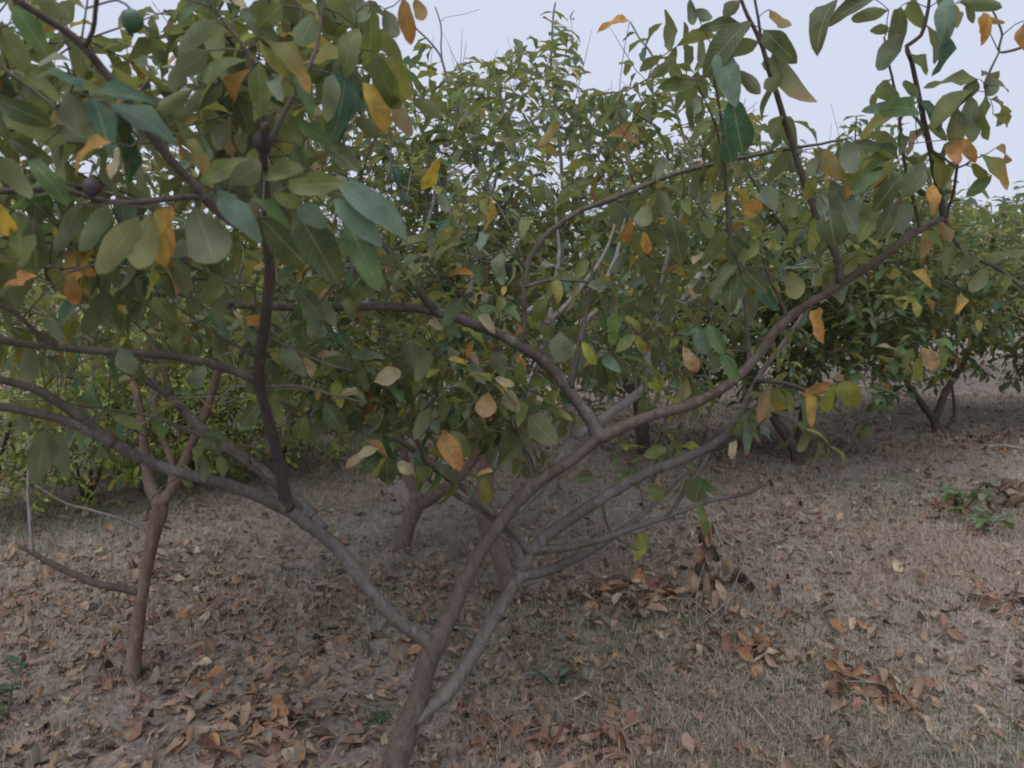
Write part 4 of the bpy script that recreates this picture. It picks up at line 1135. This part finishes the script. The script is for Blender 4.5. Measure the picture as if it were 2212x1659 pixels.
b = G(1722, 1000)
t5 = Tree('guava_tree', 'guava tree right of the front tree, low trunk split into two grey stems', b, group=GRP, seed=51)
dt = (b - ORI) @ FWD
t5.trace('trunk', [(1724, 1008), (1722, 985), (1714, 962), (1692, 930), (1670, 900), (1640, 850), (1620, 780), (1600, 700), (1610, 600)], [dt, dt, dt - .1], d0=dt, widths=[34, 28, 24, 22, 18, 15, 12, 9, 6], part='trunk')
t5.trace('R', [(1722, 978), (1728, 935), (1738, 882), (1760, 810), (1800, 740), (1830, 650)], dt + .2, (20, 18, 13, 7), 'trunk')
t5.trace('L', [(1740, 940), (1732, 925), (1738, 905), (1730, 870)], dt - .1, (6, 5, 4), d0=dt - .1)
t5.trace('M', [(1672, 905), (1690, 885), (1733, 880), (1750, 850)], dt - .2, (9, 8, 5), 'trunk')
t5.grow(crown_tips(t5, [(b[0], b[1], 1.55, 1.35, 1.2, .75), (b[0] - .9, b[1] + .1, 1.6, .9, .9, .8), (b[0] + .6, b[1] - .1, 1.5, .9, .9, .6), (b[0], b[1] + .3, 1.0, 1.3, 1.0, .5), (b[0] + .55, b[1] - .1, .7, .4, .4, .4), (b[0] - .2, b[1], 2.25, 1.4, .8, .35)], 860, t5.rng), shoot=(.14, .32), up=.8)
for i, pts in enumerate([[(1830, 520), (1838, 420), (1846, 330), (1850, 250)], [(1905, 520), (1898, 430), (1900, 330), (1893, 240)], [(1760, 520), (1752, 440), (1740, 345)], [(1655, 520), (1650, 400), (1640, 285)],
                        [(1560, 520), (1556, 400), (1548, 255)], [(2000, 540), (2004, 450), (2012, 360)], [(1700, 520), (1690, 420), (1695, 330)], [(1870, 520), (1866, 400), (1868, 290)]]):
    t5.trace('S%d' % i, pts, dt, (6, 5, 3), d0=dt)
    t5.leafy_line('S%d' % i, .1, 1.0, .075, .125, .1)
    t5.leafy_line('S%d' % i, .1, 1.0, .085, .11, .2)
t5.finish(leaf_len=0.125, pairs=4, mask=crown_mask())

b = G(2024, 935)
t6 = Tree('guava_tree', 'guava tree on the far right, dark slender stems spreading in a narrow V', b, group=GRP, seed=61)
dt = (b - ORI) @ FWD
t6.trace('trunk', [(2026, 945), (2022, 928), (2016, 906), (1990, 872), (1962, 832), (1940, 780), (1920, 700)], dt, d0=dt, widths=[26, 21, 18, 14, 12, 10, 7], part='trunk')
t6.trace('R', [(2018, 908), (2030, 880), (2046, 840), (2080, 785), (2120, 700)], dt, (16, 14, 11, 7), 'trunk')
t6.trace('L', [(2045, 925), (2062, 895), (2058, 850), (2050, 800)], dt, (7, 6, 5), d0=dt)
t6.grow(crown_tips(t6, [(b[0], b[1], 1.55, 1.7, 1.4, .8), (b[0] + 1.0, b[1], 1.5, 1.2, 1.2, .75), (b[0] - 1.0, b[1] + .2, 1.5, 1.1, 1.1, .7), (b[0] + .3, b[1] + .6, .9, 2.4, 1.1, .6)], 900, t6.rng))
t6.finish(leaf_len=0.13, pairs=4, mask=crown_mask())


def plain_tree(label, base, crown, n, seed, mix=MIX_FAR, shapes='lo', n_leaf=None, leaf_len=0.12, pairs=4, hgt=0.55, group=GRP, name='guava_tree', cat='guava tree', bark=None):
    t = Tree(name, label, base, cat=cat, group=group, seed=seed, mix=mix, shapes=shapes, bark=bark)
    rng = t.rng
    b = np.asarray(base)
    fork = b + np.array([rng.normal(0, .08), rng.normal(0, .08), hgt])
    t.limb3([b + [0, 0, -.05], b + (fork - b) * .5 + rng.normal(0, .03, 3), fork], .06, .042, 'trunk')
    for k in range(4):
        a = k * 1.57 + rng.uniform(-.5, .5)
        e = crown[0]
        end = np.array(e[:3]) + np.array([math.cos(a) * e[3] * .6, math.sin(a) * e[4] * .6, rng.uniform(-.1, .35) * e[5]])
        t.limb3([fork - [0, 0, .05], fork + (end - fork) * .45 + np.array([0, 0, -.08]) + rng.normal(0, .06, 3), end], .032, .008)
    t.grow(crown_tips(t, crown, n, rng))
    if n_leaf is not None:
        t.n_leaf = n_leaf
    t.finish(leaf_len=leaf_len, pairs=pairs, mask=crown_mask())
    return t


def row_tree(px, d, label, n, seed, w=1.6, h=1.2, hz=.86, nl=200, **k):
    if px > 1550:
        h, hz = 1.45, 1.05
    n = int(n * 1.6)
    x = (px - 1106) / FPX * d
    b = np.array([x, d, float(gz(x, d))])
    return plain_tree(label, b, [(x, d, h, w, w, hz), (x + w * .6, d - .2, h - .05, w * .75, w * .75, hz * .9), (x - w * .6, d + .2, h + .08, w * .75, w * .75, hz * .9)], n, seed, n_leaf=nl, **k)


row_tree(2400, 7.4, 'guava tree cut by the right edge of the view, low dense crown', 330, 71, nl=300, shapes='mid')
row_tree(1400, 6.2, 'guava tree seen between the two limbs of the front tree, pale crown behind them', 330, 72, nl=260)
row_tree(640, 7.2, 'guava tree behind the left trunk, crown filling the gap below the long grey limb', 330, 73, nl=260)
row_tree(-60, 8.0, 'guava tree at the left edge, beyond the bright green bushes', 300, 74, nl=150)
row_tree(1120, 8.0, 'guava tree in the second row, straight behind the reddish leaning trunk', 300, 75, nl=200)
row_tree(1620, 9.2, 'guava tree in the second row, left of the twin stemmed tree', 300, 76, w=1.8, nl=200)
row_tree(1960, 10.5, 'guava tree of the far row, behind the dark V shaped stems', 320, 77, w=1.9, nl=200)
row_tree(2280, 11.5, 'guava tree of the far row at the far right end', 320, 78, w=2.0, nl=200)
row_tree(760, 8.6, 'guava tree in the second row, left of the short leaning trunk', 300, 79, w=1.8, nl=150)
row_tree(280, 9.4, 'guava tree in the second row, beyond the bright green bushes', 300, 80, w=1.8, nl=150)
row_tree(1380, 12.5, 'guava tree deep in the orchard, seen low between the middle crowns', 260, 81, w=2.2, nl=60)
row_tree(1780, 14.0, 'guava tree deep in the orchard, beyond the twin stemmed tree', 260, 82, w=2.3, nl=60)
row_tree(2140, 16.0, 'guava tree deepest in the orchard on the right', 260, 83, w=2.5, nl=60)
row_tree(940, 13.0, 'guava tree deep in the orchard, seen low in the middle left', 240, 84, w=2.2, nl=40)
row_tree(480, 12.5, 'guava tree deep in the orchard on the left', 240, 85, w=2.2, nl=30)


# fresh green bushes on the left
def bush(px, d, w, h, n, seed, label, leaf=0.06):
    x = (px - 1106) / FPX * d
    b = np.array([x, d, float(gz(x, d))])
    t = Tree('bush', label, b, cat='bush', group='fresh green bushes behind the left tree', seed=seed, mix=MIX_FRESH, shapes='lo')
    for k in range(5):
        a = k * 1.26 + t.rng.uniform(-.4, .4)
        e = b + np.array([math.cos(a) * w * .5, math.sin(a) * w * .5, h * t.rng.uniform(.45, .8)])
        t.limb3([b + [0, 0, -.03], b + (e - b) * .4 + [0, 0, .12], e], .014, .004, 'stem', 0.02)
    pts = []
    while len(pts) < n:
        v = unit(t.rng.normal(size=3))
        r = t.rng.random() ** .4
        p = b + np.array([v[0] * w * r, v[1] * w * r, h * .5 + v[2] * h * .52 * r])
        if p[2] > gz(p[0], p[1]) + .03:
            pts.append(p)
    t.grow(pts, shoot=(.06, .16), up=.5)
    t.n_leaf = 120
    t.finish(leaf_len=leaf, pairs=4, droop=.1)


bush(-60, 4.9, .85, 1.35, 420, 91, 'bright green bush at the left edge, reaching down to the ground')
bush(160, 5.2, .85, 1.2, 420, 92, 'bright green bush second from the left edge, behind the low left twig', .07)
bush(410, 5.6, .85, 1.4, 460, 93, 'yellow green bush right of the left trunk, lit fresh leaves', .08)
bush(590, 5.8, .8, 1.25, 420, 94, 'yellow green bush below the upright dark limb', .08)
bush(290, 6.2, .9, 1.45, 380, 95, 'green bush hidden behind the left trunk', .07)

emit_leaves({})


# ------------------------------------------------------------------ fruit on the front tree
def lathe(prof, seg=20):
    prof = np.asarray(prof, float)
    th = np.linspace(0, 2 * np.pi, seg, endpoint=False)
    V = np.stack([prof[:, None, 0] * np.cos(th), prof[:, None, 0] * np.sin(th), np.repeat(prof[:, 1][:, None], seg, 1)], -1)
    n = len(prof)
    i, j = np.meshgrid(np.arange(n - 1), np.arange(seg), indexing='ij')
    j2 = (j + 1) % seg
    F = np.stack([i * seg + j, i * seg + j2, (i + 1) * seg + j2, (i + 1) * seg + j], -1).reshape(-1, 4)
    return V.reshape(-1, 3), F


def fruit(px, py, d, r, mat, label, up):
    c = P(px, py, d)
    th = np.linspace(0.02, np.pi - .02, 14)
    prof = np.c_[np.sin(th) * r * (1 - .12 * np.cos(th)), -np.cos(th) * r * 1.12]
    V, F = lathe(prof)
    cal = lathe(np.array([(r * .05, -r * 1.02), (r * .3, -r * 1.1), (r * .36, -r * 1.3), (r * .22, -r * 1.22), (r * .05, -r * 1.12)]), 10)
    o = link('fruit', make_mesh('fruit', V, F, mat), main.root, tuple(c - main.base))
    o.rotation_euler = (.2, .25, .3)
    o['label'] = label
    k = link('calyx', make_mesh('calyx', *cal, M_TWIG), o)
    j = np.argmin(np.linalg.norm(main.nodes - (c + np.array([0, 0, up])), axis=1))
    e = main.nodes[j] - c
    st = np.array([[0, 0, r], [e[0] * .3, e[1] * .3, r * 1.5 + max(0, e[2]) * .4], e])
    st = resample(st, .01)
    link('stalk', make_mesh('stalk', *tube(st, np.full(len(st), .0016), 6), M_TWIG), main.root, tuple(c - main.base))


fruit(286, 46, 1.15, .0155, simple('green_fruit', (.05, .11, .055), .45, .2, 60), 'small round unripe green guava', .05)
fruit(199, 405, 1.0, .0112, simple('dark_fruit', (.05, .035, .045), .6, .3, 80), 'small shrivelled dark purple guava', -.01)
fruit(566, 306, 1.16, .014, simple('brown_fruit', (.06, .038, .038), .7, .35, 80), 'blackish dried guava on the upright limb', .03)


# ------------------------------------------------------------------ leaf litter and single fallen leaves
def litter_density(x, y):
    left = 1.0 / (1.0 + np.exp((x - 0.9 - 0.12 * y) * 1.6))
    v = 0.15 + 0.85 * left
    v = v * (0.62 + 0.75 * np.clip(pnoise(x, y, 2.6, 5) + .35, 0, 1))
    v = v * np.interp(y, [0, 4.5, 6.5, 9.5, 13], [1, 1, .7, .45, .3])
    # the leaf drifts: under the front tree, the middle heap and the brownish strip far right
    for cx, cy, rx, ry, a in ((.35, 3.1, .9, .5, .5), (-.9, 2.6, .9, .6, .25), (2.6, 6.4, 1.8, .35, .45), (4.4, 6.6, 1.6, .4, .4), (.9, 2.0, .9, .2, .25), (-.4, 3.4, .8, .4, .3)):
        v = v + a * np.exp(-((x - cx) / rx) ** 2 - ((y - cy) / ry) ** 2)
    v = v * np.where((x < .8) & (y > 3.9), np.interp(y, [3.9, 4.4], [1, .28]), 1)
    return np.clip(v, 0, 1)


rng = np.random.default_rng(77)
N0 = 230000
yy = rng.uniform(1.35, 12.5, N0)
half = 0.75 * yy + .5
xx = rng.uniform(-1, 1, N0) * 9.5
ok = (np.abs(xx) < half) & (rng.random(N0) < litter_density(xx, yy))
xx, yy = xx[ok], yy[ok]
n = len(xx)
lift = rng.exponential(.009, n) + .003
th = rng.uniform(0, 6.283, n)
D = np.stack([np.cos(th), np.sin(th), rng.normal(0, .13, n)], 1)
D = np.where((rng.random(n) < .035)[:, None], D + np.array([0, 0, .9]), D)
Nn = np.stack([rng.normal(0, .3, n), rng.normal(0, .3, n), np.where(rng.random(n) < .5, 1.0, -1.0)], 1)
L = .02 + .072 * rng.random(n) ** 2.4
fall = Leaves()
fall.add(np.stack([xx, yy, gz(xx, yy) + lift], 1), D, Nn, L, L * rng.uniform(.34, .56, n), rng.integers(0, 90, n), pick(MIX_FALL, n, rng))
fall.done()
x, y, d = project(fall.P + fall.D * (fall.L * .5)[:, None])
inside = (x > 0) & (x < 2212) & (y > 0) & (y < 1659)
score = np.where(inside, (fall.L / d) ** 2 * (.4 + np.abs(fall.N[:, 2])), 0)
top = np.argsort(-score)[:290]
FL = {'f0': 'tan brown curled fallen leaf', 'f1': 'reddish brown fallen leaf', 'f2': 'pinkish brown fallen leaf', 'f3': 'pale straw coloured fallen leaf',
      'f4': 'almost black fallen leaf', 'f5': 'orange fallen leaf', 'f6': 'greyish fallen leaf'}


def where_on_ground(px, py):
    if py > 1500 and px < 420:
        return 'in the lower left corner'
    if px < 640 and py < 1500:
        return 'around the foot of the left trunk'
    if px < 800:
        return 'between the left trunk and the front trunk'
    if px < 1060:
        return 'at the foot of the front trunk'
    if px < 1330:
        return 'just right of the front trunk'
    if px < 1560:
        return 'below the dead leaf clump'
    if px < 1800:
        return 'near the pale straw stalk'
    return 'on the open ground at the right'


for i in top:
    o = leaf_object(fall, i, SH_DRY, 'dry', M_DRY, None, (0, 0, 0), 'fallen_leaf')
    size = 'large ' if fall.L[i] > .088 else ''
    tag(o, size + FL[PKEY[fall.C[i]]] + ' ' + where_on_ground(x[i], y[i]), 'fallen leaf', 'fallen leaves on the ground')
rest = np.setdiff1d(np.arange(n), top)
tag(link('leaf_litter', leaf_mesh_world(fall, SH_DRY, rest, M_DRY, 'leaf_litter', (0, 0, 0))), 'brown guava leaf litter spread over the orchard floor', None, None, 'stuff')


# ------------------------------------------------------------------ grass
def blades(name, n, dens, h, w, cols, label, seed, ymax=9.0, lean=.5):
    r = np.random.default_rng(seed)
    y = 1.35 + (ymax - 1.35) * r.random(n) ** 1.35
    x = r.uniform(-1, 1, n) * (0.75 * y + .4)
    k = r.random(n) < dens(x, y)
    x, y = x[k], y[k]
    n = len(x)
    z = gz(x, y) - .004
    a = r.uniform(0, 6.283, n)
    hh = h * r.uniform(.4, 1.3, n)
    ww = w * r.uniform(.6, 1.4, n) * np.maximum(1, y / 4)
    ln = lean * r.uniform(.1, 1.6, n)
    dx, dy = np.cos(a), np.sin(a)
    sx, sy = -dy, dx
    V = np.zeros((n, 5, 3))
    for q, (t, wd) in enumerate(((0, 1), (.55, .8))):
        off = ln * t ** 1.6 * hh
        for s in (0, 1):
            V[:, q * 2 + s] = np.stack([x + dx * off + (s - .5) * sx * ww * wd, y + dy * off + (s - .5) * sy * ww * wd, z + hh * t * (1 - .12 * ln * t)], 1)
    off = ln * hh
    V[:, 4] = np.stack([x + dx * off, y + dy * off, z + hh * (1 - .35 * np.minimum(ln, 1.5))], 1)
    f = np.array([(0, 1, 3), (0, 3, 2), (2, 3, 4)])
    F = (f[None] + (np.arange(n) * 5)[:, None, None]).reshape(-1, 3)
    c = np.asarray(cols)[r.integers(0, len(cols), n)] * r.uniform(.75, 1.25, (n, 1))
    tag(link(name, make_mesh(name, V.reshape(-1, 3), F, M_GRASS, False, None, np.repeat(c, 5, 0))), label, None, None, 'stuff')


blades('dry_grass', 380000, lambda x, y: np.clip(.5 + .75 * pnoise(x, y, 2.1, 9), .06, 1) * np.where(x > .5, 1, .5),   .05, .0023,
       [(.39, .32, .265), (.34, .285, .24), (.30, .24, .205), (.44, .37, .30), (.27, .225, .195)], 'short dry straw coloured grass standing among fallen leaves', 5, lean=1.0)
blades('dry_grass', 40000, lambda x, y: np.clip(pnoise(x, y, 3.1, 19) + .05, 0, 1) * 1.6 * np.where(x > -.2, 1, .5), .13, .0018,
       [(.30, .24, .18), (.25, .20, .16)], 'taller thin dead grass stalks in loose tufts', 6, 7.0, .35)
blades('dry_grass', 90000, lambda x, y: np.clip(.75 + .5 * pnoise(x, y, 2.7, 29), 0, 1) * (y > 3.7) * (x < 1.6), .05, .0024,
       [(.25, .245, .205), (.21, .215, .175), (.30, .28, .24), (.18, .19, .15)], 'grey green dry grass on the bare strip behind the left trunk', 8, 8.0, 1.0)
blades('grass', 110000, lambda x, y: np.clip(1.8 * pnoise(x, y, 2.4, 12) - .15, 0, 1), .05, .0028,
       [(.095, .135, .07), (.115, .14, .08), (.08, .12, .07), (.17, .17, .09)], 'sparse short green grass in small patches', 7, 7.5, .7)


# ------------------------------------------------------------------ heaps of dry leaves, sticks, weeds
def heap(px, py, rx, rz, n, seed, label, mix=None, L=(.06, .12), hang=False):
    c = G(px, py)
    r = np.random.default_rng(seed)
    root = thing('dry_leaf_heap', c, label, 'leaf heap', 'heaps of dry leaves')
    lv = Leaves()
    for k in range(n):
        a, q = r.uniform(0, 6.283), math.sqrt(r.random())
        x, y = c[0] + math.cos(a) * q * rx, c[1] + math.sin(a) * q * rx * .7
        p = np.array([x, y, gz(x, y) + .01 + rz * (1 - q ** 1.5) * r.random()])
        th = r.uniform(0, 6.283)
        lq = r.uniform(*L)
        lv.add(p, np.array([math.cos(th), math.sin(th), r.normal(0, .5)]), np.array([r.normal(0, .7), r.normal(0, .7), 1.0]), lq, lq * r.uniform(.38, .55), r.integers(0, 90), pick(mix or MIX_FALL, 1, r))
    lv.done()
    for i in range(n):
        leaf_object(lv, i, SH_DRY, 'dry', M_DRY, root, c)
    pts = []
    for k in range(3):
        a = r.uniform(0, 3.14)
        e = np.array([math.cos(a) * rx, math.sin(a) * rx * .6, .02])
        v, f = tube(resample(np.array([-e, [0, 0, rz * .6], e * .8 + [0, 0, .03]]), .03), np.linspace(.004, .002, len(resample(np.array([-e, [0, 0, rz * .6], e * .8 + [0, 0, .03]]), .03))), 6)
        link('twig', make_mesh('twig', v, f, M_DEAD), root)


WARM = dict(f0=30, f5=30, f1=20, f3=10)
RED = dict(f1=45, f2=25, f0=15, f4=10)
heap(1885, 1500, .17, .07, 44, 1, 'heap of curled orange brown leaves on open ground at the lower right', WARM)
heap(1645, 1420, .13, .07, 36, 2, 'heap of tan and orange leaves beside the dark dead leaf clump', WARM)
heap(2175, 1085, .26, .15, 60, 3, 'heap of dark brown dry leaves behind the green weed on the right', dict(f4=30, f1=30, f2=20, f0=20))
heap(2185, 1310, .16, .06, 34, 4, 'heap of reddish leaves at the right edge of the ground', RED)
heap(1365, 1300, .26, .09, 80, 5, 'wide heap of orange and pale leaves right of the front trunk', dict(f0=35, f5=18, f3=20, f1=18, f4=8))
heap(1330, 1600, .16, .04, 34, 6, 'heap of reddish brown leaves near the lower edge, right of the trunk', RED)
heap(1120, 1600, .16, .04, 26, 7, 'loose heap of rusty leaves just right of the trunk base', RED)
heap(2050, 1100, .15, .06, 26, 8, 'small heap of reddish leaves left of the brown heap and weed', RED)
heap(560, 1590, .2, .04, 34, 9, 'loose heap of orange and red leaves near the lower edge, left of the trunk', dict(f5=30, f1=30, f2=20, f0=20))


def stick(name, pts, r0, r1, label, mat=None, cat='stick', group=None):
    q = resample(np.array(pts, float), .02)
    o = link(name, make_mesh(name, *tube(q - q[0], np.linspace(r0, r1, len(q)), 7, .05), mat or M_DEAD), None, tuple(q[0]))
    return tag(o, label, cat, group)


def gp(px, py, h=0.0):
    p = G(px, py)
    return p + np.array([0, 0, h])


M_STRAW = simple('pale_straw', (.50, .43, .33), .7, .15)
stick('straw_stalk', [gp(1628, 1545, .03), gp(1672, 1590, .015), gp(1712, 1632, .01)], .0022, .0012, 'pale straight straw stalk lying at the lower right', M_STRAW, 'straw')
stick('stick', [gp(1682, 1134, .015), gp(1720, 1136, .03), gp(1756, 1160, .01)], .005, .003, 'short curved grey stick on the bare ground')
stick('stick', [gp(2015, 1312, .02), gp(2045, 1332, .02), gp(2070, 1348, .01)], .004, .003, 'thin grey stick pointing at the red leaf heap')
stick('stick', [gp(2130, 975, .04), gp(2170, 976, .05), gp(2240, 982, .02)], .014, .009, 'dark stick lying far back at the right edge')

# dead branch with hanging dry leaves
c = gp(1645, 1282)
r = np.random.default_rng(3)
dd = (c - ORI) @ FWD
root = thing('dead_branch', c, 'dead leaning branch hung with limp brown leaves', 'dead branch')
top = P(1528, 1085, dd + .02)
main_line = resample(np.array([c, P(1592, 1216, dd), P(1552, 1160, dd), top]), .02)
link('stem', make_mesh('stem', *tube(main_line - c, np.linspace(.006, .003, len(main_line)), 8, .05), M_DEAD), root)
low = G(1512, 1392)
s2 = resample(np.array([low, P(1514, 1330, dd - .1), P(1518, 1240, dd), P(1530, 1120, dd)]), .02)
link('stem', make_mesh('stem', *tube(s2 - c, np.linspace(.005, .003, len(s2)), 8, .05), M_DEAD), root)
lv = Leaves()


def hang(x0, y0, x1, y1, w, col, d):
    a, e = P(x0, y0, d), P(x1, y1, d + r.normal(0, .02))
    ln = np.linalg.norm(e - a)
    lv.add(a, e - a, unit(ORI - a) + r.normal(0, .4, 3), ln, max(w * d / FPX, ln * .3), r.integers(0, 90), PKEY.index(col))


for row in [(1535, 1140, 1508, 1175, 26, 'f4', dd), (1530, 1165, 1515, 1225, 26, 'f1', dd), (1525, 1170, 1530, 1215, 20, 'f4', dd), (1520, 1190, 1522, 1265, 24, 'f0', dd), (1512, 1215, 1500, 1282, 24, 'f3', dd), (1522, 1230, 1535, 1290, 26, 'f0', dd), (1535, 1110, 1500, 1140, 22, 'f2', dd),
            (1500, 1265, 1470, 1290, 22, 'f3', dd), (1545, 1250, 1570, 1300, 24, 'f3', dd - .05), (1600, 1235, 1608, 1278, 26, 'f4', dd), (1592, 1225, 1585, 1270, 22, 'f4', dd), (1612, 1245, 1625, 1285, 20, 'f4', dd), (1575, 1200, 1562, 1250, 22, 'f0', dd),
            (1518, 1305, 1503, 1360, 26, 'f4', dd - .1), (1515, 1330, 1512, 1392, 24, 'f4', dd - .1), (1520, 1345, 1545, 1372, 18, 'f4', dd - .1), (1518, 1350, 1528, 1385, 18, 'f4', dd - .1), (1516, 1300, 1520, 1345, 22, 'f4', dd - .1), (1490, 1230, 1478, 1280, 22, 'f0', dd), (1540, 1275, 1560, 1320, 22, 'f2', dd - .05)]:
    hang(*row)
for k in range(24):
    t = r.random()
    x0, y0 = np.interp(t, [0, .45, 1], [1532, 1520, 1512]) + r.normal(0, 13), np.interp(t, [0, .45, 1], [1112, 1235, 1345]) + r.normal(0, 12)
    hang(x0, y0, x0 + r.normal(-4, 12), y0 + r.uniform(38, 66), r.uniform(14, 26), ['f4', 'f1', 'f6', 'f0', 'f4'][r.integers(5)], dd - .1 * t)
for k in range(26):
    g = gp(1505 + r.normal(0, 55), 1315 + r.normal(0, 40), r.uniform(.005, .05))
    th = r.uniform(0, 6.283)
    lq = r.uniform(.05, .11)
    lv.add(g, np.array([math.cos(th), math.sin(th), r.normal(.15, .35)]), np.array([r.normal(0, .7), r.normal(0, .7), 1]), lq, lq * r.uniform(.3, .5), r.integers(0, 90), pick(MIX_FALL, 1, r))
for k in range(7):
    g0, g1 = gp(1515 + r.normal(0, 30), 1340 + r.normal(0, 30)), gp(1515 + r.normal(0, 75), 1290 + r.normal(0, 45), r.uniform(.05, .22))
    q = resample(np.array([g0, (g0 + g1) / 2 + r.normal(0, .03, 3), g1]), .02)
    link('twig', make_mesh('twig', *tube(q - c, np.linspace(.0032, .0014, len(q)), 6), M_DEAD), root)
lv.done()
for i in range(lv.n):
    leaf_object(lv, i, SH_DRY, 'dry', M_DRY, root, c)


def weed(px, py, h, n, L, cols, seed, label, spread=1.0, name='weed'):
    c = G(px, py)
    r = np.random.default_rng(seed)
    root = thing(name, c, label, 'weed', 'green weeds in the dry ground')
    lv = Leaves()
    k = 0
    for s in range(max(2, n // 5)):
        a = r.uniform(0, 6.283)
        e = np.array([math.cos(a) * h * .8 * spread, math.sin(a) * h * .8 * spread, h * r.uniform(.5, 1)])
        q = resample(np.array([[0, 0, -.01], e * .5 + [0, 0, h * .15], e]), .02)
        link('stem', make_mesh('stem', *tube(q, np.linspace(.003, .0015, len(q)), 6), M_TWIG), root)
        for j in range(5):
            p = c + q[int((len(q) - 1) * (.35 + .65 * j / 4))]
            b = r.uniform(0, 6.283)
            lq = L * r.uniform(.6, 1.2)
            lv.add(p, np.array([math.cos(b), math.sin(b), r.normal(.35, .3)]), np.array([r.normal(0, .4), r.normal(0, .4), 1]), lq, lq * r.uniform(.3, .45), r.integers(0, 64), PKEY.index(cols[r.integers(len(cols))]))
    lv.done()
    for i in range(lv.n):
        leaf_object(lv, i, SH_HI, 'hi', M_LEAF, root, c)


weed(2075, 1108, .22, 20, .13, ['bg', 'gg', 'gr', 'gt'], 4, 'light green broadleaf weed beside the brown leaf heap')
weed(2130, 1150, .16, 15, .11, ['gt', 'gg', 'gr'], 5, 'pale green weed seedling in front of the brown leaf heap')
weed(12, 1560, .16, 35, .055, ['tl', 'tl', 'do'], 6, 'dark bluish green weed at the lower left edge')
weed(1195, 1480, .08, 30, .05, ['tl', 'gt', 'do'], 7, 'low bluish green weed tuft right of the front trunk', 1.4)
weed(820, 1560, .05, 20, .04, ['tl', 'gr'], 8, 'tiny green weed left of the trunk base', 1.4)
